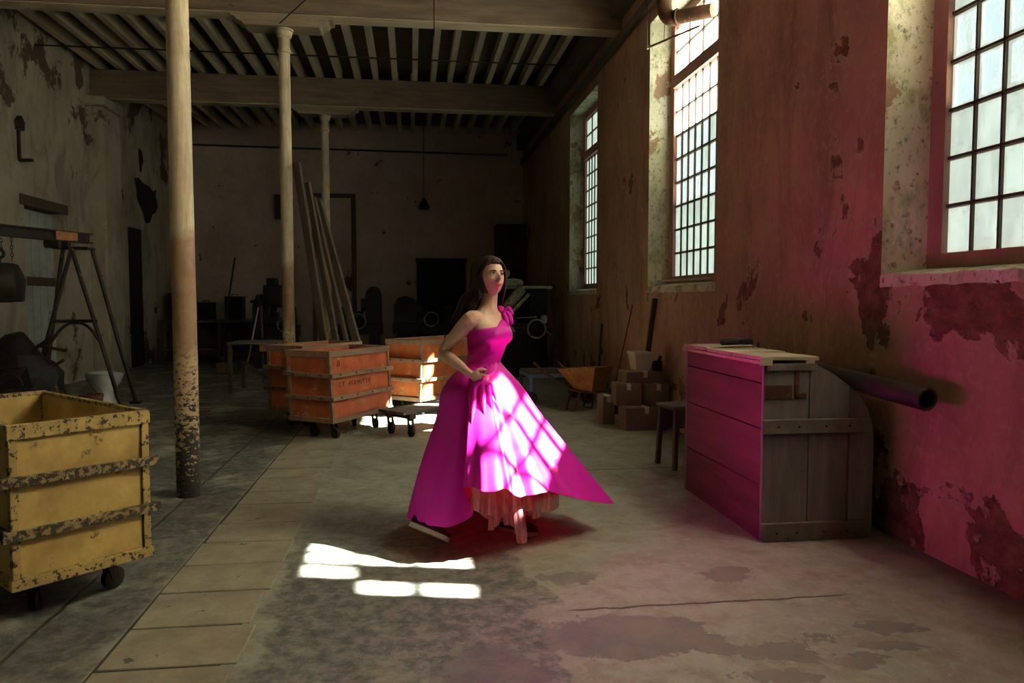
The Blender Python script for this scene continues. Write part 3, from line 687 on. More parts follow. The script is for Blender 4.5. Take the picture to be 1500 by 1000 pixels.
bodym.add(hm.v, hm.f)
limb(bodym, [torso_c(1.27)+Vector((.002, 0, 0)), torso_c(1.32)+Vector((.004, -.003, 0)), hd(0, -.012, -.075), hd(0, -.012, -.03)], [.056, .048, .045, .050])
for sx in (-1, 1):                                                   # ears
    e = MB().ball((0, 0, 0), 1, 12, 10, (.009, .016, .029)); e.v = [tuple(hd(sx*.071+p[0], -.006+p[1], -.008+p[2])) for p in e.v]; bodym.add(e.v, e.f)
tmp = link('body_source', bodym.mesh('body_source', 'skin'))
md = tmp.modifiers.new('r', 'REMESH'); md.mode = 'VOXEL'; md.voxel_size = 0.0036; md.use_smooth_shade = True
sm_ = tmp.modifiers.new('s', 'SMOOTH'); sm_.factor = 0.5; sm_.iterations = 3
bpy.context.view_layer.update()
me = bpy.data.meshes.new_from_object(tmp.evaluated_get(bpy.context.evaluated_depsgraph_get()))
bpy.data.objects.remove(tmp); me.name = 'body'
for p in me.polygons: p.use_smooth = True
me.materials.clear(); me.materials.append(MATS['skin'])
body = link('body', me, person)
# eyes, brows, lips, earring
for sx in (-1, 1):
    e = obj('eye', MB().ball(tuple(hd(sx*.0295, .0708, .0085)), .0115, 16, 12), 'eye_white', person, smooth=True)
    gz = (HF + HX*0.10).normalized()
    obj('iris', MB().ball(tuple(hd(sx*.0295, .0708, .0085)+gz*.0082), .0052, 14, 10), 'iris', e, smooth=True)
    obj('eyelashes', MB().tube([hd(sx*(.0295+q*.0165), .0812-.006*q*q-.004*max(0, q), .0150-.005*q*q) for q in (-1, -.5, 0, .5, 1.15)], [.0012, .0022, .0026, .0022, .001], 8), 'brow', e, smooth=True)
    obj('eyebrow', MB().tube([hd(sx*(.031+q*.021), .0895-.005*abs(q)-.008*max(0, q), .0275+.0012*q-.005*max(0, q)**2) for q in (-1, -.5, 0, .5, 1)], [.0022, .0038, .0036, .0026, .001], 8), 'brow', person, smooth=True)
lp = MB()
lp.tube([hd(q*.022, .0975-.010*q*q, -.0495+.0035*abs(q)*(1-abs(q))*2-.001) for q in (-1, -.6, -.2, 0, .2, .6, 1)], [.001, .0040, .0050, .0044, .0050, .0040, .001], 10)
lp.tube([hd(q*.020, .0960-.009*q*q, -.0585+.004*q*q) for q in (-1, -.5, 0, .5, 1)], [.001, .0050, .0062, .0050, .001], 10)
obj('lips', lp, 'lip', person, smooth=True)
obj('earring', MB().ring(tuple(hd(-.074, -.004, -.058)), HF, .017, .0018, 24, 6), 'gold', person, smooth=True)
# hair: a full cap swept back from a side parting and long loose waves down the back
hb = MB()
cap = MB(); NU, NV = 48, 32
for i in range(NV+1):
    ph = math.pi*i/NV
    for k in range(NU):
        t = 2*math.pi*k/NU; x, y, z = math.sin(ph)*math.cos(t), math.sin(ph)*math.sin(t), -math.cos(ph)
        g = 1.10
        fr_ = max(0, y)                       # draw the cap inside the skull over the face opening
        opening = 1/(1+math.exp(-(0.72*y - 1.0*max(0, z-.42)*2.1 - 0.22 - .06*math.sin(5*t))*22)) if y > 0 else 0
        g = g*(1-opening) + 0.80*opening
        wv_ = 1+0.018*math.sin(13*t+4*z)
        zz = z*0.112
        if z < 0: zz = z*0.10
        cap.v.append(tuple(hd(x*.0755*g*wv_, y*.094*g*wv_-.004, zz*g+.002)))
for i in range(NV): cap.f += [(i*NU+k, i*NU+(k+1) % NU, (i+1)*NU+(k+1) % NU, (i+1)*NU+k) for k in range(NU)]
hb.add(cap.v, cap.f)
rnd = random.Random(3)
for i in range(120):
    t = rnd.uniform(0.0, 1.0); side = -1 if rnd.random() < 0.62 else 1
    yy = 0.055 - 0.135*t
    st = hd(side*rnd.uniform(.004, .02), yy, .108*math.sqrt(max(.05, 1-(yy/.1)**2))+.006)
    out_ = rnd.uniform(.076, .086)
    lat = hd(side*out_, -.012-.06*t+rnd.uniform(-.008, .008), rnd.uniform(.02, .05))
    ear = hd(side*(out_-.002), -.035-.055*t, -.055)
    down = torso_c(1.27) - T_F*(.06+.05*rnd.random()) + T_L*(side*(.055+.04*rnd.random())) + Vector((-.03, .0, .03))
    wv_ = rnd.uniform(.008, .018); ph = rnd.uniform(0, 6.28)
    tip = down + Vector((-.035-.03*rnd.random(), .01, -.07-.10*rnd.random()))
    mid = (ear+down)/2 + Vector((wv_*math.sin(ph), wv_*math.cos(ph), 0)) + Vector((-.012, 0, 0))
    hb.tube(spline([st, (st+lat)/2+(((st+lat)/2-HC).normalized())*.017, lat, ear, mid, down, tip+Vector((wv_, 0, 0))], 4), rspline([.004, .009, .0105, .0105, .010, .008, .002], 4), 6)
for i in range(16):                                                 # waves framing the near cheek
    q = rnd.random()
    a0 = hd(-.012-.01*q, .062-.02*q, .098); a1 = hd(-.055-.005*q, .052-.02*q, .062); a2 = hd(-.080, .012-.02*q, -.005); a3 = hd(-.084-.008*q, .0-.02*q, -.07)
    a4 = hd(-.083-.01*q, .008-.03*q, -.115-.02*q); a5 = a4 + Vector((-.02+.03*q, -.01, -.05+.015*q))
    hb.tube(spline([a0, a1, a2, a3, a4, a5], 4), rspline([.003, .006, .0065, .006, .005, .0015], 4), 6)
for i in range(10):
    q = rnd.random()
    a0 = hd(.012, .066-.02*q, .098); a1 = hd(.060, .055-.015*q, .055); a2 = hd(.080, .028-.02*q, -.01); a3 = hd(.074, .030-.02*q, -.075); a4 = hd(.062, .02, -.125-.02*q)
    hb.tube(spline([a0, a1, a2, a3, a4], 4), rspline([.003, .006, .007, .006, .002], 4), 6)
obj('hair', hb, 'hair', person, smooth=True)

# gown: bodice with a slanting neckline from the near armpit to the far shoulder
bd = MB(); NB, NZ = 96, 30
def ztop(th):
    c = math.cos(th); fr = math.sin(th)
    z = 1.175 + 0.018*max(0, fr) + 0.072*max(0, c+0.25)/1.25 + 0.022*max(0, fr)*max(0, c+.2)
    return min(z, 1.272)
for j in range(NZ+1):
    for k in range(NB):
        th = 2*math.pi*k/NB; z = 0.955 + (ztop(th)-0.955)*j/NZ
        fold = 0.0025*math.sin(26*z*3+3*th)*(1 if z < 1.10 else .5) + 0.002*math.sin(9*th+60*z)
        bd.v.append(tuple(tpoint(z, th, 0.0075+fold)))
for j in range(NZ): bd.f += [(j*NB+k, j*NB+(k+1) % NB, (j+1)*NB+(k+1) % NB, (j+1)*NB+k) for k in range(NB)]
bodice = obj('bodice', bd, 'satin', person, smooth=True)
sdm = bodice.modifiers.new('Solidify', 'SOLIDIFY'); sdm.thickness = 0.003; sdm.offset = 1
def ribbon(pts, ws, nrm, n=5, curl=0.0):
    P = spline(pts, n); W_ = rspline(ws, n); m = MB()
    for i, p in enumerate(P):
        d = (P[min(i+1, len(P)-1)]-P[max(i-1, 0)]).normalized(); sd = d.cross(Vector(nrm)).normalized(); nn = sd.cross(d)
        for q in (-1, -.5, 0, .5, 1): m.v.append(tuple(p + sd*W_[i]*q + nn*(curl*(1-q*q))))
    for i in range(len(P)-1): m.f += [(i*5+q, i*5+q+1, (i+1)*5+q+1, (i+1)*5+q) for q in range(4)]
    m.m = [0]*len(m.f); return m
shl = torso_c(1.262) + T_L*0.095
strap = ribbon([tpoint(1.20, R(42), .012), tpoint(1.245, R(38), .012), shl+T_F*.02+Vector((0, 0, .020)), shl-T_F*.03+Vector((0, 0, .014)), tpoint(1.23, R(-40), .012)], [.042, .034, .026, .028, .035], T_L.cross(T_F)*0+T_L, 6, .004)
o = obj('shoulder_strap', strap, 'satin', bodice, smooth=True); q = o.modifiers.new('Solidify', 'SOLIDIFY'); q.thickness = .004
bw = MB()
kn = shl + T_F*.035 + Vector((.004, -.01, .018))
for a, b in (((.03, -.02, -.02), (.048, -.018, -.075)), ((-.018, -.02, .012), (-.012, -.02, .03)), ((.012, -.035, -.04), (.022, -.03, -.105)), ((.03, .0, .012), (.05, 0, -.02))):
    r_ = ribbon([kn, kn+Vector(a), kn+Vector(b)], [.006, .017, .011], (0.3, -1, 0), 6, .008); bw.add(r_.v, r_.f)
bw.ball(tuple(kn), .013, 12, 8)
o = obj('shoulder_bow', bw, 'satin', bodice, smooth=True); q = o.modifiers.new('Solidify', 'SOLIDIFY'); q.thickness = .003
# skirt: hem control points (right, away, up from her spot) and the waist angle each hangs from
HEM = [(-0.103, -0.5, 0.386, 240), (0.03, -0.56, 0.384, 262), (0.122, -0.57, 0.394, 276), (0.19, -0.55, 0.351, 290), (0.324, -0.44, 0.353, 315), (0.516, -0.26, 0.267, 340), (0.716, 0, 0.169, 360), (0.546, 0.3, 0.171, 400), (0.192, 0.45, 0.024, 450), (-0.193, 0.4, 0.025, 495), (-0.442, 0.15, 0.047, 535), (-0.43, -0.14, 0.11, 550), (-0.302, -0.33, 0.145, 568), (-0.166, -0.45, 0.171, 582), (-0.048, -0.43, 0.228, 592), (-0.077, -0.42, 0.299, 596)]
SEG = 22
def closed_spline(P, n):
    N = len(P); out = []
    for i in range(N):
        a, b, c, d = P[i-1], P[i], P[(i+1) % N], P[(i+2) % N]
        for k in range(n):
            t = k/n; out.append([0.5*((2*b[j])+(c[j]-a[j])*t+(2*a[j]-5*b[j]+4*c[j]-d[j])*t*t+(3*b[j]-a[j]-3*c[j]+d[j])*t**3) for j in range(3)])
    return out
hem = closed_spline(HEM, SEG)
angs = []
for i in range(len(HEM)):
    a0 = HEM[i][3]; a1 = HEM[(i+1) % len(HEM)][3] + (360 if i == len(HEM)-1 else 0)
    angs += [R(a0+(a1-a0)*k/SEG) for k in range(SEG)]
NS = len(hem); NTT = 64
WC = Vector((-0.011, 0, 0.985))
def waist_pt(th):
    # ellipse of the torso at the waist, th measured in the picture-aligned frame
    d = Vector((math.cos(th), math.sin(th), 0)); a = d.dot(T_L); b = d.dot(T_F)
    r = 1/math.sqrt((a/0.105)**2+(b/0.082)**2)
    return WC + d*r
HAND = HA_R + Vector((0.03, -0.035, -0.02))
def skirt_pt(i, t):
    th = angs[i]; wp = waist_pt(th); hp_ = Vector(hem[i])
    s_ = i/SEG                                         # 0.. : control index
    left = max(0, math.cos(th-R(185)))
    g = t**(1.0-0.34*left) if t > 0 else 0
    p = Vector((wp.x+(hp_.x-wp.x)*g, wp.y+(hp_.y-wp.y)*g, wp.z+(hp_.z-wp.z)*t))
    # hips carry the cloth out at the top
    hip = math.exp(-((t-0.16)/0.12)**2)
    outw = Vector((math.cos(th), math.sin(th), 0))
    p += outw*0.040*hip*(0.5+0.5*left)
    # long folds fanning to the hem
    amp = 0.036*t**1.2
    fo = 0.75*math.sin(th*8+1.0+1.4*t)+0.40*math.sin(th*14.0+2.6-1.8*t)+0.35*math.sin(th*5+.4)+0.28*t**4*math.sin(th*31+1)
    p += outw*amp*fo*0.6
    # cloth gathered into the lifted fist
    dth = abs((s_ + 1.0) % len(HEM) - 1.2)
    k = math.exp(-(dth/1.2)**2)*math.exp(-((t-0.10)/0.10)**2)
    p += (HAND-p)*0.80*k
    return p
def skirt_mesh(off):
    m = MB(); P = [[skirt_pt(i, j/NTT) for i in range(NS)] for j in range(NTT+1)]
    for j in range(NTT+1):
        for i in range(NS):
            p = P[j][i]
            if off:
                n = (P[j][(i+1) % NS]-P[j][i-1]).cross(P[min(j+1, NTT)][i]-P[max(j-1, 0)][i])
                if n.length > 1e-9: p = p + n.normalized()*off
            m.v.append(tuple(p))
    for j in range(NTT): m.f += [(j*NS+i, j*NS+(i+1) % NS, (j+1)*NS+(i+1) % NS, (j+1)*NS+i) for i in range(NS)]
    m.m = [0]*len(m.f); return m
skirt = obj('skirt', skirt_mesh(0.0), 'satin', person, smooth=True)
obj('skirt_lining', skirt_mesh(0.006), 'satin_lining', skirt, smooth=True, label='red lining of the magenta skirt')
# bunched handful of cloth under the fist and a soft drape over the hip
bn = MB()
for ci, t1, r_ in ((0.25, .50, .016), (1.0, .42, .018), (1.9, .38, .016), (2.8, .30, .014), (-0.7, .40, .014)):
    ii = int(ci*SEG) % NS
    pts = [HAND+Vector((-.004, .012, .0))] + [skirt_pt(ii, .14+(t1-.14)*k/5)*(1-.25*(1-k/5)) + HAND*(.25*(1-k/5)) for k in range(1, 6)]
    bn.tube(spline(pts, 4), rspline([.010, r_, r_*1.1, r_, r_*.7, .002], 4), 8)
for th, z in ((R(330), .99), (R(300), .985), (R(275), .98)):
    w0 = waist_pt(th)+Vector((0, 0, z-.985))
    bn.tube(spline([w0, w0*.55+HAND*.45+Vector((.02, -.035, .012)), HAND+Vector((.006, .004, .012))], 6), rspline([.004, .017, .008], 6), 8)
obj('gathered_folds', bn, 'satin', skirt, smooth=True)
# tulle petticoat in ruffled tiers below the lifted hem
rnd = random.Random(11)
for tier, (x0, x1, zt_, zb_, v0, amp) in enumerate(((-.07, .27, .46, .225, -.44, .024), (-.03, .40, .44, .190, -.36, .028), (.02, .24, .42, .150, -.39, .022))):
    m = MB(); n = 110; rows = 10
    for i in range(n+1):
        u = x0+(x1-x0)*i/n; f = i/n
        low = zb_ + .016*math.sin(f*11+tier*2)+.010*math.sin(f*23+tier) + .08*max(0, f-.7)
        for j in range(rows+1):
            t = j/rows; a = amp*(.25+.75*t)
            m.v.append((u+.008*math.sin(f*50+t*2)*t, v0+.10*f*f+a*math.sin(f*31+tier*1.7+.6*math.sin(f*9))+.007*math.sin(f*67+t*3)*t, zt_+(low-zt_)*t))
    for i in range(n): m.f += [(i*(rows+1)+j, i*(rows+1)+j+1, (i+1)*(rows+1)+j+1, (i+1)*(rows+1)+j) for j in range(rows)]
    m.m = [0]*len(m.f); obj('petticoat_tier', m, 'tulle', person, smooth=True)
tail = ribbon([(.165, -.46, .38), (.18, -.48, .26), (.195, -.48, .17), (.20, -.47, .09)], [.020, .024, .030, .026], (0, -1, 0), 8, .014)
obj('petticoat_tail', tail, 'tulle', person, smooth=True)
# canvas shoes
def shoe(name, mat4, lab):
    L_ = 0.245; sole = MB(); up = MB(); n = 18
    def wid(t): return .030+.013*math.sin(min(1, t*1.15)*math.pi)**.8*(1.0 if t < .6 else 1.05) if 0 < t < 1 else .012
    secs = []
    for i in range(n+1):
        t = i/n; w_ = (.036*math.sqrt(max(0.02, 1-((.16-t)/.17)**2)) if t < .16 else (.036+.010*math.sin((t-.16)/.84*math.pi*.62) if t < .80 else .046*math.sqrt(max(.02, 1-((t-.80)/.205)**2))))
        secs.append((t*L_, w_))
    for (x_, w_) in secs:
        sole.v += [(x_, -w_, 0), (x_, w_, 0), (x_, w_*1.03, .024), (x_, -w_*1.03, .024)]
    for i in range(n): sole.f += [(i*4+q, i*4+(q+1) % 4, (i+1)*4+(q+1) % 4, (i+1)*4+q) for q in range(4)]
    sole.f += [(0, 1, 2, 3), (n*4+3, n*4+2, n*4+1, n*4)]; sole.m = [0]*len(sole.f)
    for i, (x_, w_) in enumerate(secs):
        t = i/n; h_ = .075 if t < .30 else (.075-.030*(t-.3)/.3 if t < .6 else .045-.022*((t-.6)/.4)**2)
        for q in range(9):
            a = math.pi*q/8; up.v.append((x_, -w_*.97*math.cos(a), .022+h_*math.sin(a)**.7*(.96)))
    for i in range(n): up.f += [(i*9+q, i*9+q+1, (i+1)*9+q+1, (i+1)*9+q) for q in range(8)]
    up.f += [tuple(range(9)), tuple(range(n*9, n*9+9))]; up.m = [0]*len(up.f)
    lace = MB()
    for k in range(4):
        x_ = L_*(.42+.07*k); lace.tube([(x_, -.022, .074-.008*k), (x_, 0, .083-.009*k), (x_+.01, .022, .074-.008*k)], .0025, 6)
    for m in (sole, up, lace): m.v = [tuple(mat4 @ Vector(p)) for p in m.v]
    u_ = obj('shoe', up, 'shoe_upper', person, smooth=True); obj('sole', sole, 'shoe_sole', u_, smooth=True); obj('laces', lace, 'shoe_sole', u_, smooth=True)
toe = Vector((-.212, -.215, .010)); heel = Vector((-.428, -.150, .080))
xa = (toe-heel).normalized(); za = Vector((.30, .42, .85)); za = (za-xa*za.dot(xa)).normalized(); ya = za.cross(xa)
M4 = Matrix((xa, ya, za)).transposed().to_4x4(); M4.translation = heel
shoe('shoe', M4, '')
xa = Vector((.84, -.54, 0)).normalized(); za = Vector((0, 0, 1)); ya = za.cross(xa); M4 = Matrix((xa, ya, za)).transposed().to_4x4(); M4.translation = (.085, .05, .002)
shoe('shoe', M4, '')

# ------------------------------------------------------------------ carts on casters
def caster(parent, x, y, r=0.055, z1=0.17, ang=0.0):
    m = MB(); c, sn = math.cos(ang), math.sin(ang)
    m.cyl((x, y, z1-0.02), (x, y, z1), .035, n=12)
    for q in (-1, 1):
        m.bar((x-sn*.024*q, y+c*.024*q, z1-.02), (x-sn*.024*q+c*.03, y+c*.024*q+sn*.03, r), .006, .04)
    f = obj('caster', m, 'dark_iron', parent)
    cx, cy = x+c*.03, y+sn*.03
    wm = MB(); ax = Vector((-sn, c, 0)); o_ = Vector((cx, cy, r))
    wm.tube([o_-ax*.018, o_-ax*.015, o_+ax*.015, o_+ax*.018], [r*.88, r, r, r*.88], 18)
    wm.tube([o_-ax*.024, o_+ax*.024], r*.35, 10)
    obj('wheel', wm, 'dark_iron', f, smooth=True)
def make_cart(label, loc, rz, W, L, z0, zt, paint, trim, lean=0.0, twist=0.0):
    t = thing('crate_cart', label, 'cart', (loc[0], loc[1], 0), rz, 'crate carts')
    h = zt-z0
    def sh(p): return Vector((p.x+lean*(zt-p.z), p.y, p.z))
    def add(name, m, mat, bevel=.004): return obj(name, m.warp(sh), mat, t, bevel=bevel)
    T = .014
    add('side_panel', MB().box(.02, W-.02, .012, .012+T, z0+.02, zt-.02), paint, 0)
    add('side_panel', MB().box(.02, W-.02, L-.012-T, L-.012, z0+.02, zt-.02), paint, 0)
    add('side_panel', MB().box(.012, .012+T, .02, L-.02, z0+.02, zt-.02), paint, 0)
    add('side_panel', MB().box(W-.012-T, W-.012, .02, L-.02, z0+.02, zt-.02), paint, 0)
    add('cart_floor', MB().box(.015, W-.015, .015, L-.015, z0, z0+.02), 'wood_dark', 0)
    for x in (0, W-.034):
        for y in (0, L-.034): add('corner_post', MB().box(x, x+.034, y, y+.034, z0, zt-.055), trim)
    E_ = .006
    add('rim', MB().box(-E_, W+E_, -E_, .022, zt-.062, zt), trim); add('rim', MB().box(-E_, W+E_, L-.022, L+E_, zt-.062, zt+.002), trim)
    add('rim', MB().box(-E_, .022, .0222, L-.0222, zt-.061, zt-.001), trim); add('rim', MB().box(W-.022, W+E_, .0222, L-.0222, zt-.061, zt-.001), trim)
    for k, f in enumerate((.34, .66)):
        z = z0+h*f; e = .024
        j = [random.uniform(-.008, .008) for _ in range(4)]
        add('batten', MB().bar((-e-.014, -.012, z+j[0]), (W+e+.014, -.012, z+j[1]), .024, .042), trim)
        add('batten', MB().bar((W+.012, -e+.02, z+j[1]), (W+.012, L+e, z+j[2]), .024, .042), trim)
        add('batten', MB().bar((W+e, L+.012, z+j[2]), (-e, L+.012, z+j[3]), .024, .042), trim)
        add('batten', MB().bar((-.012, L+e-.02, z+j[3]), (-.012, -e+.02, z+j[0]), .024, .042), trim)
    for (a, b) in (((-.008, -.008), (W+.008, .016)), ((-.008, L-.016), (W+.008, L+.008)), ((-.008, .0165), (.016, L-.0165)), ((W-.016, .0165), (W+.008, L-.0165))):
        add('bottom_rail', MB().box(a[0], b[0], a[1], b[1], z0-.005, z0+.042), trim)
    if trim == 'yellow_chipped':
        for ch in t.children:
            if ch.name.startswith('batten'): ch.data.materials[0] = MATS['yellow_batten']
    bt = MB()
    for f in (.34, .66):
        z = z0+h*f
        for q in range(4):
            y = .12+(L-.24)*q/3; bt.cyl((W+.022, y, z), (W+.030, y, z), .009, n=8)
        for q in range(3):
            x = .10+(W-.2)*q/2; bt.cyl((x, -.030, z), (x, -.022, z), .009, n=8)
    add('bolts', bt, 'rusty_iron', 0)['kind'] = 'stuff'
    for i, (x, y) in enumerate(((.13, .17), (W-.13, .17), (.13, L-.15), (W-.13, L-.15))):
        caster(t, x+lean*h, y, .052, z0-.004, random.uniform(-1, 1))
    return t
yc = make_cart('yellow wooden crate cart with chipped trim in the left foreground', (-1.605, 3.215), R(44.3), .565, 1.17, .17, .845, 'yellow_paint', 'yellow_chipped')
rc = make_cart('red crate cart with black stencilled lettering beside the orange cart', (-1.215, 7.49), R(-32), .52, 1.0, .18, .86, 'red_paint', 'wood_rim', .055)
make_cart('dark red crate cart half hidden behind the lettered red cart', (-1.52, 8.17), R(-33), .48, 1.0, .18, .87, 'red_paint', 'wood_rim', .02)
make_cart('orange crate cart standing behind the striding woman', (-.305, 8.94), R(-40.5), .54, 1.10, .18, .885, 'orange_paint', 'wood_rim', -.03)
# stencilled lettering on the red cart's long side
def lettering(txt, size, y, z, parent, off):
    cu = bpy.data.curves.new('lettering', 'FONT'); cu.body = txt; cu.size = size; cu.extrude = .0006; cu.space_character = 1.15
    o = bpy.data.objects.new('lt', cu); C.objects.link(o); bpy.context.view_layer.update()
    me = bpy.data.meshes.new_from_object(o.evaluated_get(bpy.context.evaluated_depsgraph_get())); bpy.data.objects.remove(o)
    me.materials.clear(); me.materials.append(MATS['ink'])
    l = link('lettering', me, parent); l.location = (off, y, z); l.rotation_euler = (math.pi/2, 0, math.pi/2)
    return l
lettering('LT  PERMITTE', .075, .14, .50, rc, .52-.0112+.055*.33)
lettering("B", .085, .12, .705, rc, .52-.0112+.055*.13)

# ------------------------------------------------------------------ low dolly
t = thing('dolly', 'low flat wooden dolly with small wheels in front of the orange cart', 'dolly', (.16, 7.72, 0), R(42))
for k in range(3):
    obj('plank', MB().box(-.50, .46, -.19+.128*k, -.19+.128*k+.122, .232, .262), 'wood_grey_h', t, bevel=.004)
obj('crossbar', MB().box(-.42, -.34, -.19, .19, .185, .232), 'wood_dark', t, bevel=.004); obj('crossbar', MB().box(.30, .38, -.19, .19, .185, .232), 'wood_dark', t, bevel=.004)
for x in (-.38, .34):
    for y in (-.15, .15): caster(t, x, y, .058, .185, .4)
m = MB().prism([(-.045, 0), (.045, 0), (.035, .05), (.04, .14), (.03, .23), (-.035, .23), (-.04, .12), (-.03, .06)], -.03, .03)
m.v = [(x-.03, y-.225, z) for x, y, z in m.v]
obj('prop_block', m, 'rusty_iron', t, bevel=.006)

# ------------------------------------------------------------------ planks leaning on the second column
for i, (b, tp, w_) in enumerate((((-.925, 9.17, .02), (-1.39, 9.60, 3.02), .10), ((-.76, 9.14, .02), (-1.27, 9.66, 2.79), .07), ((-.60, 9.13, .02), (-1.20, 9.70, 2.62), .05), ((-.44, 9.10, .02), (-1.155, 9.74, 2.58), .10))):
    lab = ['longest dark plank leaning on the column behind the red cart', 'narrow plank second from the column among the leaning planks', 'thin batten between the two wider leaning planks', 'leaning plank farthest right, nearest the orange cart'][i]
    o = obj('plank', MB().bar(b, tp, w_, .045, (0.45, .89, .2)), 'wood_plank_z', bevel=.005); tag(o, lab, 'plank', 'planks leaning by the column')

# ------------------------------------------------------------------ wooden bin against the window wall
CX0, CX1, CY0, CY1 = 1.92, 2.60, 3.90, 5.06
t = thing('wooden_bin', 'weathered grey wooden bin with a slatted lid against the window wall', 'bin', ((CX0+CX1)/2, (CY0+CY1)/2, 0))
ox, oy = (CX0+CX1)/2, (CY0+CY1)/2
def loc(m): m.v = [(x-ox, y-oy, z) for x, y, z in m.v]; return m
zb = [0.0, .31, .63, .885, .99]
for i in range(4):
    obj('side_plank', loc(MB().box(CX0, CX0+.028, CY0+.03, CY1-.001, zb[i]+.003, zb[i+1]-.003)), 'wood_side_bounce', t, bevel=.003)
prof = [(2.225, .99), (2.33, .935), (2.43, .865), (2.50, .80), (2.545, .73), (2.575, .64), (2.585, .55)]
def top_at(x):
    if x <= 2.225: return .99
    for (a, b), (c, d) in zip(prof, prof[1:]):
        if x <= c: return b+(d-b)*(x-a)/(c-a)
    return .55
def board(x0, x1, y0, y1):
    xs = [x0]+[p[0] for p in prof if x0 < p[0] < x1]+[x1]
    return loc(MB().prism([(x0, 0.003), (x1, 0.003)]+[(x, top_at(x)) for x in xs[::-1]], y0, y1))
for a, b in ((1.92, 2.187), (2.192, 2.43), (2.435, 2.585)):
    obj('front_plank', board(a, b, CY0, CY0+.028), 'wood_grey_v', t, bevel=.003)
    obj('back_plank', board(a, b, CY1-.0, CY1+.028), 'wood_grey_v', t, bevel=.003)
for (a, b), (c, d) in zip(prof[:-1], prof[1:]):
    mm = MB().add([(a, CY0+.03, b), (c, CY0+.03, d), (c, CY1-.001, d), (a, CY1-.001, b), (a-.01, CY0+.03, b-.025), (c-.015, CY0+.03, d-.02), (c-.015, CY1-.001, d-.02), (a-.01, CY1-.001, b-.025)],
                  [(0, 1, 2, 3), (7, 6, 5, 4), (0, 4, 5, 1), (1, 5, 6, 2), (2, 6, 7, 3), (3, 7, 4, 0)])
    obj('slope_board', loc(mm), 'wood_grey_h', t)
obj('wall_side', loc(MB().box(2.565, 2.585, CY0+.03, CY1-.001, .003, .55)), 'wood_grey_h', t)
obj('batten', loc(MB().box(CX0-.012, 2.545, CY0-.024, CY0-.0005, .605, .685)), 'wood_grey_h', t, bevel=.004)
obj('batten', loc(MB().box(CX0-.004, 2.53, CY0-.024, CY0-.0005, .004, .105)), 'wood_grey_h', t, bevel=.004)
obj('top_rail', loc(MB().box(CX0+.02, 2.225, CY0-.014, CY0-.0005, .955, .995)), 'wood_grey_h', t, bevel=.003)
lidw = MB()
sl_y = [3.885, 4.08, 4.27, 4.47, 4.66, 4.86, 5.08]
for i in range(6):
    z = 1.012+random.uniform(0, .006); tilt = random.uniform(-.008, .012)
    m = MB().box(CX0-.025, 2.235+random.uniform(-.02, .03), sl_y[i]+.006, sl_y[i+1]-.008, z, z+.022)
    m.warp(lambda p: p+Vector((0, 0, tilt*(p.x-1.9)*3)))
    obj('lid_slat', loc(m), 'wood_pale_h', t, bevel=.003)
obj('lid_batten', loc(MB().box(CX0-.03, CX0+.03, 3.885, 5.08, .991, 1.011)), 'wood_pale_h', t, bevel=.003)
obj('lid_batten', loc(MB().box(2.16, 2.215, 3.89, 5.08, .991, 1.011)), 'wood_pale_h', t, bevel=.003)
obj('lid_end', loc(MB().box(CX0-.035, CX0+.035, 3.865, 3.884, .985, 1.035)), 'wood_pale_h', t, bevel=.004)
hs = MB().box(CX0+.01, CX0+.165, CY0-.008, CY0-.0005, .80, .875); hs.box(CX0+.02, CX0+.10, CY0-.016, CY0-.008, .835, .85)
obj('hasp', loc(hs), 'rusty_iron', t, bevel=.002)
st = MB().box(2.10, 2.125, CY0-.008, CY0-.0005, .80, .955); st.box(2.10, 2.17, CY0-.008, CY0-.0005, .80, .83)
obj('iron_strap', loc(st), 'rusty_iron', t, bevel=.002)
nl = MB()
for x in (2.0, 2.12, 2.28, 2.42):
    for z in (.645, .05): nl.cyl((x, CY0-.028, z), (x, CY0-.023, z), .006, n=8)
obj('nails', loc(nl), 'black_iron', t)['kind'] = 'stuff'
# black clamp-like tool lying on the lid
m = MB()
m.tube([(-.10, 0, .028), (-.08, -.03, .03), (0, -.036, .032), (.08, -.03, .03), (.10, 0, .028), (.08, .03, .03), (0, .036, .032), (-.08, .03, .03)], .022, 10, True)
o = thing('iron_ring', 'black oblong iron ring lying on the lid of the wooden bin', 'ring', (2.075, 4.60, 1.056), R(8))
m.v = [(x, y, z-.008) for x, y, z in m.v]; obj('ring_body', m, 'black_iron', o, smooth=True)
obj('bolt', MB().cyl((0, -.065, .024), (0, .065, .024), .009, n=10).cyl((0, -.075, .024), (0, -.06, .024), .017, n=6), 'black_iron', o)
# dark pipe lying across the sloping back of the bin
t = thing('pipe', 'thick dark pipe end sticking out past the wooden bin', 'pipe', (2.45, 4.35, .945))
p0, p1 = Vector((-.02, .35, -.01)), Vector((.095, -.93, -.095))
m = MB(); m.tube([p0, p1], .058, 20, caps=False); m.tube([p0+(p1-p0)*.001, p1-(p1-p0)*.001], .046, 20, caps=False)
obj('pipe_wall', m, 'dark_iron', t, smooth=True); d_ = (p1-p0).normalized()
obj('pipe_lip', MB().ring(p1, d_, .052, .008, 24, 8), 'dark_iron', t, smooth=True); obj('pipe_plug', MB().cyl(p1-d_*.06, p1-d_*.05, .046, n=20), 'dark_gap', t)
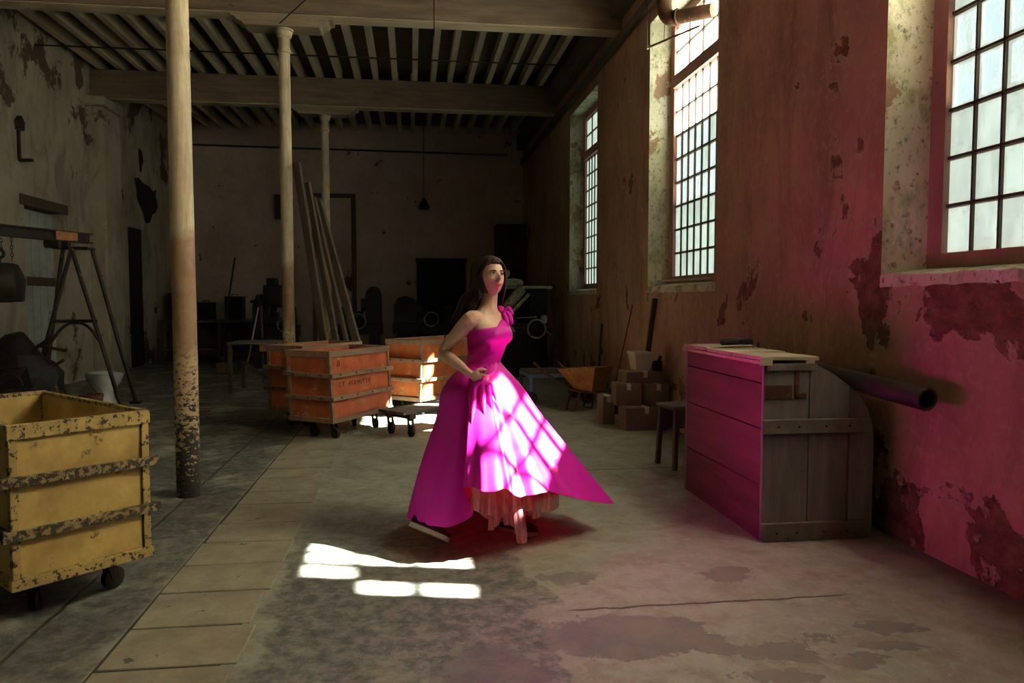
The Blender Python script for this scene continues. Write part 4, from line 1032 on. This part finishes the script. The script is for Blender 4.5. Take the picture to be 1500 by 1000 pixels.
# stool between the bin and the boxes
t = thing('stool', 'old wooden stool tucked behind the wooden bin', 'stool', (2.16, 5.80, 0), R(10))
obj('seat', MB().prism([(-.15, .47), (.15, .47), (.16, .485), (.15, .505), (-.15, .505), (-.16, .485)], -.15, .15), 'wood_plank_z', t, bevel=.008)
for x in (-.12, .12):
    for y in (-.12, .12): obj('leg', MB().bar((x*1.15, y*1.15, 0), (x, y, .47), .036, .036), 'wood_plank_z', t, bevel=.004)
for y in (-.125, .125): obj('apron', MB().box(-.11, .11, y-.012, y+.012, .33, .46), 'wood_plank_z', t, bevel=.004)

# ------------------------------------------------------------------ stacked boxes by the wall
def carton(label, x, y, z, sx, sy, sz, rz=0, mat='card_brown', flap=True):
    t = thing('cardboard_box', label, 'box', (x, y, z), R(rz), 'boxes stacked by the window wall')
    obj('carton_body', MB().box(-sx/2, sx/2, -sy/2, sy/2, 0, sz), mat, t, bevel=.006)
    if flap:
        obj('flap', MB().box(-sx/2+.002, -.004, -sy/2+.002, sy/2-.002, sz, sz+.004), mat, t); obj('flap', MB().box(.004, sx/2-.002, -sy/2+.002, sy/2-.002, sz, sz+.004), mat, t)
        obj('tape', MB().box(-.022, .022, -sy/2-.001, sy/2+.001, sz+.004, sz+.0048).box(-.022, .022, -sy/2-.0015, -sy/2, sz-.06, sz+.004), 'card_pale', t)
carton('wide brown box at the bottom front of the stack by the wall', 2.385, 7.56, 0, .44, .28, .235, 2)
carton('narrow brown box at the bottom left of the stack by the wall', 2.10, 7.97, 0, .13, .26, .30, 0)
carton('brown box sitting on the wide bottom box, left end of the stack', 2.245, 7.68, .24, .27, .26, .225, -4)
carton('dark box at the right of the middle layer beside the wall', 2.54, 7.66, .24, .24, .28, .22, 3)
carton('largest brown box, top layer, carrying the pale pot', 2.43, 7.76, .47, .42, .30, .115, 1, flap=True)
t = thing('planter', 'pale square flower pot standing on top of the stacked boxes', 'pot', (2.42, 7.76, .59), R(6))
m = MB(); a, b = .075, .105; hh = .20
m.add([(-a, -a, 0), (a, -a, 0), (a, a, 0), (-a, a, 0), (-b, -b, hh), (b, -b, hh), (b, b, hh), (-b, b, hh), (-b+.012, -b+.012, hh), (b-.012, -b+.012, hh), (b-.012, b-.012, hh), (-b+.012, b-.012, hh), (-a+.01, -a+.01, .02), (a-.01, -a+.01, .02), (a-.01, a-.01, .02), (-a+.01, a-.01, .02)],
      [(3, 2, 1, 0), (0, 1, 5, 4), (1, 2, 6, 5), (2, 3, 7, 6), (3, 0, 4, 7), (4, 5, 9, 8), (5, 6, 10, 9), (6, 7, 11, 10), (7, 4, 8, 11), (8, 9, 13, 12), (9, 10, 14, 13), (10, 11, 15, 14), (11, 8, 12, 15), (12, 13, 14, 15)])
obj('pot_body', m, 'card_pale', t, bevel=.004)
obj('pot_rim', MB().box(-b-.006, b+.006, -b-.006, -b+.004, hh-.03, hh+.004).box(-b-.006, b+.006, b-.004, b+.006, hh-.03, hh+.004), 'card_pale', t, bevel=.002)
m = MB().ball((0, 0, .05), .05, 9, 6, (1, .8, 1.0)); m.box(-.03, .06, -.03, .03, 0, .11); m.bar((0, 0, .04), (.05, 0, .16), .03, .03)
o = thing('scrap_block', 'small black lump of scrap on the boxes beside the pale pot', 'scrap', (2.575, 7.70, .587)); obj('scrap_body', m, 'black_iron', o, bevel=.004)

# ------------------------------------------------------------------ blue trolley, wheelbarrow, poles
t = thing('trolley', 'low blue metal trolley frame with dark wheels near the boxes', 'trolley', (1.85, 9.72, 0), R(4))
W_, D_, Z_ = .80, .62, .40
obj('rail', MB().box(-W_/2, W_/2, -D_/2, -D_/2+.04, Z_-.05, Z_), 'blue_paint', t, bevel=.003); obj('rail', MB().box(-W_/2, W_/2, D_/2-.04, D_/2, Z_-.05, Z_), 'blue_paint', t, bevel=.003)
obj('rail', MB().box(-W_/2, -W_/2+.04, -D_/2+.04, D_/2-.04, Z_-.05, Z_), 'blue_paint', t, bevel=.003); obj('rail', MB().box(W_/2-.04, W_/2, -D_/2+.04, D_/2-.04, Z_-.05, Z_), 'blue_paint', t, bevel=.003)
for k in range(4): obj('deck_board', MB().box(-W_/2+.01+.197*k, -W_/2+.01+.197*k+.185, -D_/2-.01, D_/2+.01, Z_+.001, Z_+.02), 'wood_dark', t, bevel=.003)
for x in (-W_/2+.025, W_/2-.025):
    for y in (-D_/2+.025, D_/2-.025):
        lg = obj('leg', MB().box(x-.02, x+.02, y-.02, y+.02, .15, Z_-.05), 'blue_paint', t, bevel=.003)
        wm = MB().lathe([(.03, -.026), (.078, -.026), (.088, -.016), (.088, .016), (.078, .026), (.03, .026)], 20, (x, y, .09), 'y')
        wl_ = obj('wheel', wm, 'rubber', t, smooth=True)
        hb_ = MB()
        for k in range(5):
            a = 2*math.pi*k/5; hb_.cyl((x+.05*math.cos(a), y-.030, .09+.05*math.sin(a)), (x+.05*math.cos(a), y-.026, .09+.05*math.sin(a)), .010, n=8)
        obj('hub_bolts', hb_, 'bare_steel', wl_); obj('fork', MB().box(x-.006, x+.006, y-.036, y-.031, .08, .17).box(x-.02, x+.02, y-.036, y+.036, .145, .152), 'dark_iron', lg)
t = thing('wheelbarrow', 'rusty orange wheelbarrow beside the blue trolley', 'wheelbarrow', (2.10, 8.86, 0), R(-50))
tr_ = MB(); a = [(-.30, -.20, .50), (.26, -.20, .55), (.26, .20, .55), (-.30, .20, .50)]; b = [(-.10, -.13, .27), (.17, -.13, .25), (.17, .13, .25), (-.10, .13, .27)]
ai = [(x*.97, y*.94, z) for x, y, z in a]; bi = [(x*.95, y*.9, z+.012) for x, y, z in b]
tr_.add(a+b+ai+bi, [(0, 1, 5, 4), (1, 2, 6, 5), (2, 3, 7, 6), (3, 0, 4, 7), (7, 6, 5, 4), (8, 9, 13, 12), (9, 10, 14, 13), (10, 11, 15, 14), (11, 8, 12, 15), (12, 13, 14, 15), (0, 8, 9, 1), (1, 9, 10, 2), (2, 10, 11, 3), (3, 11, 8, 0)])
obj('tray', tr_, 'barrow_rust', t, bevel=.004)
for y in (-.16, .16):
    obj('handle', MB().tube(spline([(-.66, y*1.4, .56), (-.40, y*1.3, .40), (-.12, y, .262), (.24, y*.7, .235), (.42, y*.3, .16)], 4), .016, 8), 'rusty_iron', t, smooth=True)
    obj('leg', MB().tube([(-.12, y, .25), (-.18, y*1.1, .012), (-.06, y*1.1, .012), (.02, y, .24)], .012, 8), 'rusty_iron', t, smooth=True)
obj('wheel', MB().lathe([(.05, -.03), (.14, -.034), (.16, -.02), (.16, .02), (.14, .034), (.05, .03)], 22, (.42, 0, .16), 'y'), 'rubber', t, smooth=True)
for nm, lab, p, q, r_, mt in (('pole', 'broad upright board leaning on the ochre wall above the boxes', (2.52, 8.10, 0.02), (2.672, 8.05, 1.36), .055, 'wood_dark'),
                              ('pole', 'thin rod leaning on the ochre wall left of the upright board', (2.66, 9.75, .02), (2.685, 8.95, 1.28), .014, 'wood_dark'),
                              ('pole', 'pale crooked pole leaning on the wall behind the wheelbarrow', (2.50, 9.95, .02), (2.665, 10.36, 1.0), .03, 'wood_plank_z'),
                              ('pole', 'long thin pole leaning in the far corner beside the cupboard', (2.15, 16.2, .02), (2.66, 16.9, 3.0), .03, 'wood_plank_z')):
    tag(obj(nm, MB().bar(p, q, r_, r_*.6, (0, 1, 0)), mt, bevel=.003), lab, 'pole', 'poles leaning on the window wall')
tag(obj('stick', MB().bar((2.93-.06, 12.38, 1.535), (2.875, 12.80, 2.05), .03, .02), 'wood_dark'), 'short stick propped in the reveal of the farthest window', 'stick')
tag(obj('slat', MB().bar((2.76, 6.75, 1.545), (2.80, 8.28, 1.555), .05, .02, (0, 0, 1)), 'wood_pale_h', bevel=.003), 'pale wooden slat lying on the sill of the middle window', 'slat')

# ------------------------------------------------------------------ stove pipe and rod over the middle window
t = thing('stove_pipe', 'rusty elbowed stove pipe at the head of the middle window', 'pipe', (2.56, 7.52, 4.18))
obj('elbow', MB().tube(spline([(0, 0, .75), (0, 0, .25), (.005, -.01, .08), (.04, -.06, .0), (.10, -.12, -.015)], 6), .075, 18), 'rusty_iron', t, smooth=True)
obj('pipe_run', MB().tube([(.10, -.12, -.015), (.36, -.38, -.03)], .070, 18), 'rusty_iron', t, smooth=True)
obj('collar', MB().ring((.10, -.12, -.015), (.7, -.7, -.03), .075, .012, 22, 8), 'rusty_iron', t, smooth=True)
t = thing('hanging_rod', 'thin iron rod hung on wires across the middle window', 'rod', (2.60, 8.19, 4.12))
obj('rod', MB().tube([(0, 0, 0), (.29, -.80, -.03)], .012, 8), 'rusty_iron', t, smooth=True)
obj('hanger', MB().tube([(0, 0, 0), (-.01, .02, .81)], .005, 6), 'dark_iron', t); obj('hanger', MB().tube([(.10, -.27, -.01), (.10, -.29, .35)], .004, 6), 'dark_iron', t)
obj('hook', MB().ball((0, 0, 0), .022, 10, 8), 'bare_steel', t, smooth=True)
tag(obj('tie_rod', MB().tube([(XL+.05, 11.9, 5.02), (XR-.17, 11.7, 4.98)], .012, 8), 'dark_iron'), 'thin iron tie rod running under the joists between the beams', 'rod')
tag(obj('conduit', MB().tube([(XL+.3, 18.12, 4.86), (XR-.4, 18.12, 4.80)], .02, 8), 'dark_iron'), 'dark conduit running along the top of the far wall', 'conduit')
tag(obj('cable', MB().tube([(-1.53, 9.4, 4.62), (-.6, 8.4, 5.0), (-.05, 7.9, 5.27)], .007, 6), 'black_iron'), 'slack cable rising from the column behind the red carts', 'cable')
tag(obj('cable', MB().tube([(.30, 9.52, 5.27), (.30, 9.52, 4.6)], .007, 6), 'black_iron'), 'short cable hanging in front of the nearest visible beam', 'cable')

# ------------------------------------------------------------------ far wall
tag(obj('black_panel', MB().box(.12, 1.29, 17.98, 18.05, .0, 2.32).box(.10, 1.31, 17.96, 17.98, 2.22, 2.32), 'black_board', bevel=.01), 'large black panel standing against the far wall', 'panel')
t = thing('pendant_lamp', 'small dark lamp hanging on a cord before the far wall', 'lamp', (.287, 17.0, 3.36))
obj('cord', MB().tube([(0, 0, .22), (.0, 0, 2.1)], .008, 6), 'black_iron', t); obj('lamp_shade', MB().lathe([(.03, .24), (.05, .20), (.13, .05), (.12, .0), (.05, -.02)], 18), 'dark_iron', t, smooth=True)
fr = MB().box(-2.3, -2.21, 18.14, 18.2, 0, 3.72); fr.box(-1.40, -1.29, 18.14, 18.2, 0, 3.72); fr.box(-2.3, -1.29, 18.14, 18.2, 3.72, 3.82)
struct('door_3', MB().box(-2.21, -1.40, 18.165, 18.2, 0, 3.72), 'plaster_far'); obj('door_frame', fr, 'wood_dark', bpy.data.objects['door_3'], bevel=.006)
tag(obj('fuse_box', MB().box(-3.12, -2.84, 18.06, 18.2, 3.20, 3.76).box(-3.06, -2.90, 18.03, 18.06, 3.28, 3.68), 'dark_iron', bevel=.01), 'dark fuse box high on the far wall left of the blocked doorway', 'box')
t = thing('cupboard', 'tall dark wooden cupboard in the far right corner', 'cupboard', (2.33, 17.75, 0))
obj('carcass', MB().box(-.36, .36, -.2, .25, 0, 3.1), 'wood_dark', t, bevel=.01)
for x in (-.34, .005):
    d_ = obj('cupboard_door', MB().box(x, x+.335, -.225, -.201, .1, 3.0), 'wood_dark', t, bevel=.004)
    obj('door_panel', MB().box(x+.05, x+.285, -.236, -.226, 1.75, 2.75), 'wood_dark', d_, bevel=.004); obj('door_panel', MB().box(x+.05, x+.285, -.236, -.226, .25, 1.6), 'wood_dark', d_, bevel=.004)

# ------------------------------------------------------------------ machines
def handwheel(parent, c, r, axis=(0, -1, 0), mat='bare_steel'):
    w_ = obj('handwheel', MB().ring(c, axis, r, r*.11, 30, 8), mat, parent, smooth=True)
    ax = Vector(axis).normalized(); a = ax.orthogonal().normalized(); b = ax.cross(a); c = Vector(c); sp = MB()
    for k in range(4):
        d = a*math.cos(k*math.pi/2+.5)+b*math.sin(k*math.pi/2+.5); sp.tube([c+d*r*.15, c+d*r*.97], r*.07, 6)
    sp.tube([c-ax*r*.3, c+ax*r*.25], r*.22, 12)
    sp.tube([c+a*r*.95+ax*.0, c+a*r*.95+ax*r*.4], r*.09, 8)
    obj('spokes', sp, 'dark_iron', w_, smooth=True)
def lathe_machine(label, x, y, rz, W, zt, wheel, head=0, mat='black_iron'):
    t = thing('lathe', label, 'machine', (x, y, 0), rz, 'old workshop machines')
    obj('pedestal', MB().prism([(-W*.48, 0), (-W*.16, 0), (-W*.20, .62), (-W*.45, .62)], -.26, .26), mat, t, bevel=.02)
    obj('pedestal', MB().prism([(W*.16, 0), (W*.48, 0), (W*.45, .62), (W*.20, .62)], -.26, .26), mat, t, bevel=.02)
    obj('bed', MB().box(-W*.5, W*.5, -.22, .22, .62, .84), mat, t, bevel=.015)
    sg = -1 if head == 0 else 1
    obj('headstock', MB().prism([(sg*W*.48, .84), (sg*W*.12, .84), (sg*W*.12, zt-.18), (sg*W*.18, zt-.05), (sg*W*.30, zt), (sg*W*.42, zt-.04), (sg*W*.48, zt-.2)], -.2, .2), mat, t, bevel=.02)
    obj('carriage', MB().box(-W*.10, W*.10, -.30, .24, .84, .98).box(-W*.06, W*.06, -.2, .1, .98, 1.10), mat, t, bevel=.012)
    obj('chuck', MB().lathe([(.05, 0), (.13, .0), (.13, .09), (.06, .10)], 20, (sg*W*.12-(.0 if sg < 0 else .1), 0, (zt+.84)/2), 'x'), 'dark_iron', t, smooth=True)
    obj('tailstock', MB().prism([(-sg*W*.26, .84), (-sg*W*.44, .84), (-sg*W*.42, 1.2), (-sg*W*.28, 1.2)], -.14, .14), mat, t, bevel=.015)
    obj('lever', MB().tube([(sg*W*.3, -.2, zt-.2), (sg*W*.34, -.34, zt-.04)], .014, 8).ball((sg*W*.34, -.34, zt-.04), .03), 'dark_iron', t, smooth=True)
    handwheel(t, (wheel[0], -.36, wheel[1]), wheel[2])
    obj('axle', MB().cyl((wheel[0], -.36, wheel[1]), (wheel[0], -.2, wheel[1]), .02, n=10), 'dark_iron', t)
    return t
lathe_machine('black lathe with a spoked handwheel between the orange cart and black panel', .28, 16.2, 0, 1.35, 1.42, (.13, .93, .145))
lathe_machine('dark lathe with a handwheel behind the leaning planks', -1.05, 15.9, 0, .9, 1.62, (-.03, .90, .15), 1)
t = lathe_machine('tall dark drill machine behind the small workbench', -2.64, 15.3, 0, .85, 1.45, (.2, .85, .13), 0)
obj('drill_head', MB().box(-.22, .12, -.2, .2, 1.2, 1.62).box(-.16, .02, -.16, .16, 1.62, 1.76).cyl((-.25, 0, 1.3), (-.5, 0, 1.3), .03), 'black_iron', t, bevel=.02)
# the sunlit machine near the farthest window
t = thing('milling_machine', 'oily milling machine with a bright handwheel under the farthest window', 'machine', (2.0, 13.1, 0), 0)
obj('base', MB().prism([(-.46, 0), (.40, 0), (.36, .12), (.32, .74), (-.40, .74), (-.44, .12)], -.28, .28), 'black_iron', t, bevel=.02)
obj('table', MB().box(-.52, .42, -.30, .30, .74, .86).box(-.46, .36, -.24, .24, .86, .92), 'dark_iron', t, bevel=.012)
obj('column', MB().box(.05, .38, -.06, .26, .86, 1.55), 'black_iron', t, bevel=.02)
obj('overarm', MB().box(-.46, .44, -.12, .06, 1.53, 1.575).cyl((-.44, -.03, 1.55), (.44, -.03, 1.55), .032, n=12), 'bare_steel', t, bevel=.004)
m = MB(); m.tube([(-.42, -.16, 1.16), (-.38, -.16, 1.20), (-.12, -.16, 1.50), (-.08, -.16, 1.54)], [.06, .085, .085, .06], 18); obj('motor', m, 'machine_green', t, smooth=True)
obj('ram', MB().tube([(-.30, -.20, 1.10), (-.24, -.20, 1.17), (.02, -.20, 1.44)], [.03, .038, .034], 14), 'machine_green', t, smooth=True)
obj('guard', MB().prism([(-.40, 1.575), (-.10, 1.575), (-.07, 1.62), (-.10, 1.69), (-.24, 1.71), (-.36, 1.70)], -.16, -.02), 'machine_green', t, bevel=.02)
obj('knob', MB().ball((-.36, -.09, 1.80), .062, 16, 12).cyl((-.36, -.09, 1.69), (-.36, -.09, 1.76), .02), 'machine_green', t, smooth=True)
handwheel(t, (.12, -.40, .84), .155); obj('axle', MB().cyl((.12, -.40, .84), (.12, -.2, .84), .02), 'dark_iron', t)
obj('oil_cup', MB().lathe([(.03, 0), (.055, .02), (.055, .11), (.04, .14)], 16, (.26, -.32, .93)), 'card_pale', t, smooth=True)
obj('crank', MB().tube([(-.26, -.31, .80), (-.26, -.40, .80), (-.34, -.40, .90), (-.34, -.46, .90)], .016, 8).tube([(.30, -.31, .80), (.36, -.40, .74), (.36, -.46, .74)], .014, 8), 'bare_steel', t, smooth=True)
obj('lever', MB().tube([(-.22, -.25, 1.02), (.10, -.28, 1.04)], .012, 8).ball((.12, -.28, 1.04), .022).ball((-.05, -.26, 1.03), .02), 'bare_steel', t, smooth=True)
# long dark bench with clutter along the far left
t = thing('workbench', 'long dark workbench along the far left corner', 'bench', (-4.0, 17.2, 0))
obj('bench_top', MB().box(-1.35, 1.15, -.38, .38, .84, .90), 'wood_dark', t, bevel=.006)
for x in (-1.3, -.1, 1.1):
    for y in (-.34, .34): obj('leg', MB().box(x-.04, x+.04, y-.04, y+.04, 0, .84), 'wood_dark', t, bevel=.004)
obj('shelf', MB().box(-1.3, 1.1, -.34, .34, .25, .29), 'wood_dark', t); obj('back_board', MB().box(-1.35, 1.15, .36, .40, .30, .84), 'wood_dark', t)
for i, (x, sx, sz) in enumerate(((-1.0, .42, .55), (-.45, .3, .35), (.15, .36, .48), (.75, .4, .3))):
    lab = ['tall black toolbox at the left end of the long dark workbench', 'low black toolbox second from the left on the dark workbench', 'upright black case third from the left on the dark workbench', 'flat black case at the right end of the long dark workbench'][i]
    o = thing('tool_case', lab, 'case', (-4.0+x, 17.2, .90), 0, 'cases on the far workbench')
    obj('case_body', MB().box(-sx/2, sx/2, -.18, .18, 0, sz), 'black_iron', o, bevel=.01); obj('case_lid', MB().box(-sx/2-.006, sx/2+.006, -.186, .186, sz, sz+.03), 'black_iron', o, bevel=.004)
    obj('carry_handle', MB().tube([(-.07, 0, sz+.03), (-.06, 0, sz+.07), (.06, 0, sz+.07), (.07, 0, sz+.03)], .01, 8), 'dark_iron', o, smooth=True)
tag(obj('rod', MB().tube([(-4.02, 16.44, .02), (-3.85, 17.25, 2.25)], .02, 8), 'dark_iron'), 'thin dark rod leaning upright over the far workbench', 'rod')

# ------------------------------------------------------------------ small table with struts
t = thing('work_table', 'small wooden work table with diagonal struts left of the red carts', 'table', (-2.25, 11.5, 0), R(-4))
obj('table_top', MB().box(-.36, .36, -.36, .36, .70, .73), 'wood_grey_h', t, bevel=.004)
obj('apron', MB().box(.10, .35, -.345, -.325, .60, .70), 'barrow_rust', t, bevel=.004)
for x in (-.32, .30):
    for y in (-.32, .32): obj('leg', MB().box(x-.025, x+.025, y-.025, y+.025, 0, .70), 'wood_dark', t, bevel=.004)
obj('strut', MB().bar((-.15, -.32, .46), (.30, -.32, .16), .03, .035), 'wood_dark', t); obj('strut', MB().bar((.30, -.32, .52), (.30, .32, .16), .03, .035), 'wood_dark', t)
tag(obj('stick', MB().bar((-2.62, 12.15, .02), (-2.38, 12.2, 1.22), .028, .02), 'wood_pale_h'), 'pale stick leaning behind the small work table, slanting right', 'stick', 'sticks by the work table')
tag(obj('stick', MB().bar((-2.34, 12.28, .02), (-2.35, 12.28, 1.25), .022, .02), 'wood_plank_z'), 'upright brown stick behind the small work table', 'stick', 'sticks by the work table')
t = thing('engine_block', 'small rusty engine part on the floor beyond the nearest column', 'engine part', (-3.4, 14.3, 0), R(12))
obj('block', MB().box(-.16, .16, -.14, .14, 0, .20), 'rusty_iron', t, bevel=.02); obj('flywheel', MB().lathe([(.03, -.02), (.11, -.02), (.11, .02), (.03, .02)], 18, (.22, 0, .12), 'x'), 'dark_iron', t, smooth=True)
obj('cylinder', MB().cyl((-.06, 0, .2), (-.06, 0, .30), .06), 'dark_iron', t, smooth=True)

# ------------------------------------------------------------------ gantry with chain hoist at the left
t = thing('gantry', 'dark tubular gantry with an orange-striped beam at the left wall', 'gantry', (-4.1, 9.95, 0))
ap = [(-.22, .10, 1.97), (.13, .10, 1.97), (-.02, -.08, 1.95)]
ft_l, ft_r = (-.62, .30), (.52, .02)
obj('apex_plate', MB().box(-.25, .17, -.10, .14, 1.965, 1.99), 'dark_iron', t, bevel=.004)
for p, q in (((-.20, .11, 1.97), (-.60, .34, .03)), ((-.02, -.08, 1.97), (-.56, -.10, .03)), ((-.02, -.08, 1.97), (.50, -.10, .03)), ((.14, .11, 1.97), (.54, .30, .03))):
    obj('leg', MB().tube([p, q], .024, 12), 'gantry_paint', t, smooth=True)
    obj('foot_plate', MB().box(q[0]-.06, q[0]+.06, q[1]-.06, q[1]+.06, 0, .03), 'dark_iron', t, bevel=.004)
obj('crossbar', MB().tube([(-.27, -.09, 1.08), (.25, -.09, 1.08)], .020, 10), 'dark_iron', t, smooth=True)
obj('arch_brace', MB().tube(spline([(-.43, -.10, .45), (-.28, -.10, .82), (-.12, -.10, 1.02), (.03, -.10, 1.06), (.16, -.10, 1.0), (.30, -.10, .80)], 6), .018, 10), 'dark_iron', t, smooth=True)
bd_ = Vector((-.43, -1.10, 0)).normalized(); b0 = Vector((.10, .14, 2.05)); b1 = b0+bd_*2.9
bmr = MB(); bmr.bar(b0, b1, .11, .016); bmr.bar(b0+Vector((0, 0, .055)), b1+Vector((0, 0, .055)), .014, .11); bmr.bar(b0+Vector((0, 0, .11)), b1+Vector((0, 0, .11)), .11, .016)
obj('beam', bmr, 'dark_iron', t)
nside = Vector((-bd_.y, bd_.x, 0));
if nside.y > 0: nside = -nside
for k, f in enumerate((.40,)):
    c_ = b0+bd_*f+Vector((0, 0, .055)); obj('stripe', MB().bar(c_+nside*.054-bd_*.16, c_+nside*.054+bd_*.16, .006, .10), 'barrow_rust', t)
    c_ = b0+bd_*f+Vector((0, 0, .055)); obj('stripe', MB().bar(c_-nside*.054-bd_*.16, c_-nside*.054+bd_*.16, .006, .10), 'barrow_rust', t)
for q in (.42, .56): obj('trolley_wheel', MB().cyl(b0+bd_*q+Vector((-.08, 0, -.05)), b0+bd_*q+Vector((.08, 0, -.05)), .05), 'dark_iron', t, smooth=True)
f1 = b1+Vector((0, 0, -.02))
for q in (-.2, .6): obj('leg', MB().tube([f1, Vector((f1.x+q*nside.x, f1.y+q*nside.y, .03))], .024, 12), 'rusty_iron', t, smooth=True)
def chain(parent, x, y, z0, z1, r=.017):
    m = MB(); n = int((z0-z1)/(r*2.3))
    for k in range(n):
        z = z0-(k+.5)*(z0-z1)/n; ax = (1, 0, 0) if k % 2 else (0, 1, 0); b = MB().ring((0, 0, 0), ax, r*.72, r*.22, 10, 5)
        m.add([(px+x, py+y, pz*1.75+z) for px, py, pz in b.v], b.f)
    return obj('chain', m, 'dark_iron', parent)
hoist = thing('chain_hoist', 'black chain hoist drum hanging from the gantry beam', 'hoist', (-4.50, 8.97, 1.52), R(20))
obj('drum', MB().lathe([(.06, -.17), (.19, -.15), (.21, -.10), (.21, .10), (.19, .15), (.06, .17)], 26, (0, 0, 0), 'x'), 'dark_iron', hoist, smooth=True)
obj('housing', MB().prism([(-.26, -.20), (.22, -.20), (.24, .05), (.17, .22), (-.24, .24)], -.12, .12), 'black_iron', hoist, bevel=.02)
obj('top_hook', MB().ring((0, 0, .33), (0, 1, 0), .05, .018, 20, 8).bar((0, 0, .22), (0, 0, .30), .05, .05), 'dark_iron', hoist, smooth=True)
for x, y, a, b in ((.03, 0, .50, .36), (-.16, -.16, .5, -.42), (-.22, -.18, .5, -.36), (-.36, -.05, .48, -.1), (.14, -.14, .50, .25)): chain(hoist, x, y, a, b)
# heap of black scrap under the hoist
rnd = random.Random(5)
t = thing('scrap_heap', 'heap of black chains and scrap iron under the chain hoist', 'scrap heap', (-4.45, 9.15, 0))
m = MB(); n = 26
for j in range(9):
    rr = 1-(j/9)**1.6
    for k in range(n):
        a = 2*math.pi*k/n; p = Vector((math.cos(a)*.62*rr, math.sin(a)*.42*rr, 1.02*j/8.5)); nn = mnoise.noise(p*4.2)*.10
        m.v.append((p.x*(1+nn*2), p.y*(1+nn*2), max(0, p.z+(nn*.6 if j else 0))))
for j in range(8): m.f += [(j*n+k, j*n+(k+1) % n, (j+1)*n+(k+1) % n, (j+1)*n+k) for k in range(n)]
m.f.append(tuple(range(8*n, 9*n))); m.f.append(tuple(range(n))[::-1]); m.m = [0]*len(m.f)
obj('heap_core', m, 'black_iron', t)
for k in range(14):
    a = rnd.uniform(-.3, 3.4); r0 = rnd.uniform(.3, .55); z = rnd.uniform(.15, .85)
    p = Vector((math.cos(a)*r0, -abs(math.sin(a))*r0*.65, z)); d = Vector((rnd.uniform(-1, 1), rnd.uniform(-.3, .3), rnd.uniform(-.6, .6))).normalized()
    obj('scrap_rod', MB().tube([p-d*.16, p+d*.16], rnd.uniform(.01, .025), 8), 'dark_iron' if k % 3 else 'rusty_iron', t)
for k in range(5): obj('scrap_ring', MB().ring((rnd.uniform(-.35, .4), -.36+rnd.uniform(-.03, .06), rnd.uniform(.2, .7)), (rnd.uniform(-.5, .5), -1, rnd.uniform(-.4, .4)), rnd.uniform(.06, .12), .014, 20, 6), 'dark_iron', t)
# pedestal basin and a bucket
t = thing('toilet_bowl', 'white ceramic toilet bowl on the floor beneath the gantry', 'toilet', (-3.95, 10.30, 0), R(20))
obj('bowl', MB().lathe([(.09, .16), (.12, .20), (.17, .27), (.195, .34), (.205, .385), (.20, .395), (.17, .39), (.14, .32), (.08, .24), (.01, .22)], 28, (0, 0, 0), 'z', 1.1, .95), 'ceramic', t, smooth=True)
obj('pedestal', MB().lathe([(.13, 0), (.13, .02), (.10, .06), (.09, .14), (.10, .20)], 24, (0, 0, 0), 'z', 1.1, .9), 'ceramic', t, smooth=True)
obj('rim', MB().ring((0, 0, .392), (0, 0, 1), .195, .014, 30, 8), 'ceramic', t, smooth=True)
t = thing('bucket', 'dark bucket with a wire handle in front of the toilet bowl', 'bucket', (-3.70, 9.25, 0))
obj('pail', MB().lathe([(.09, 0), (.10, .005), (.13, .24), (.138, .245), (.125, .25), (.09, .02), (.01, .015)], 22), 'rusty_iron', t, smooth=True)
obj('handle', MB().tube([(.13*math.cos(a), -.03, .24+.13*math.sin(a)) for a in [math.pi*k/12 for k in range(13)]], .005, 6), 'bare_steel', t, smooth=True)
tag(obj('white_block', MB().prism([(-.10, 0), (.10, 0), (.085, .22), (-.09, .24)], -.08, .08), 'ceramic', bevel=.02), 'small white ceramic fragment on the floor left of the scrap heap', 'ceramic').location = (-4.02, 7.75, .0)

# ------------------------------------------------------------------ left wall fittings
t = thing('wall_bracket', 'dark iron bracket hanging high on the left wall', 'bracket', (XL+.03, 11.43, 3.30))
obj('back_bar', MB().box(-.03, 0, -.03, .03, 0, .42), 'dark_iron', t, bevel=.004); obj('foot', MB().box(-.02, .16, -.03, .03, -.03, .01), 'dark_iron', t, bevel=.004); obj('head', MB().prism([(-.06, .40), (.06, .40), (.08, .52), (.0, .60), (-.08, .52)], -.03, .04, 'x'), 'dark_iron', t, bevel=.004)
hole = ragged([(15.85, 3.78), (16.55, 3.66), (17.15, 3.66), (17.2, 3.35), (16.75, 2.98), (16.45, 2.92), (16.05, 3.35)], 3, .05)
obj('missing_plaster', MB().prism(hole, XL-.004, XL+.006, 'x'), 'dark_gap', wall_l)
hole = ragged([(16.15, 4.35), (16.35, 4.35), (16.4, 4.15), (16.3, 3.95), (16.18, 3.95)], 2, .03)
obj('missing_plaster', MB().prism(hole, XL-.004, XL+.006, 'x'), 'dark_gap', wall_l)
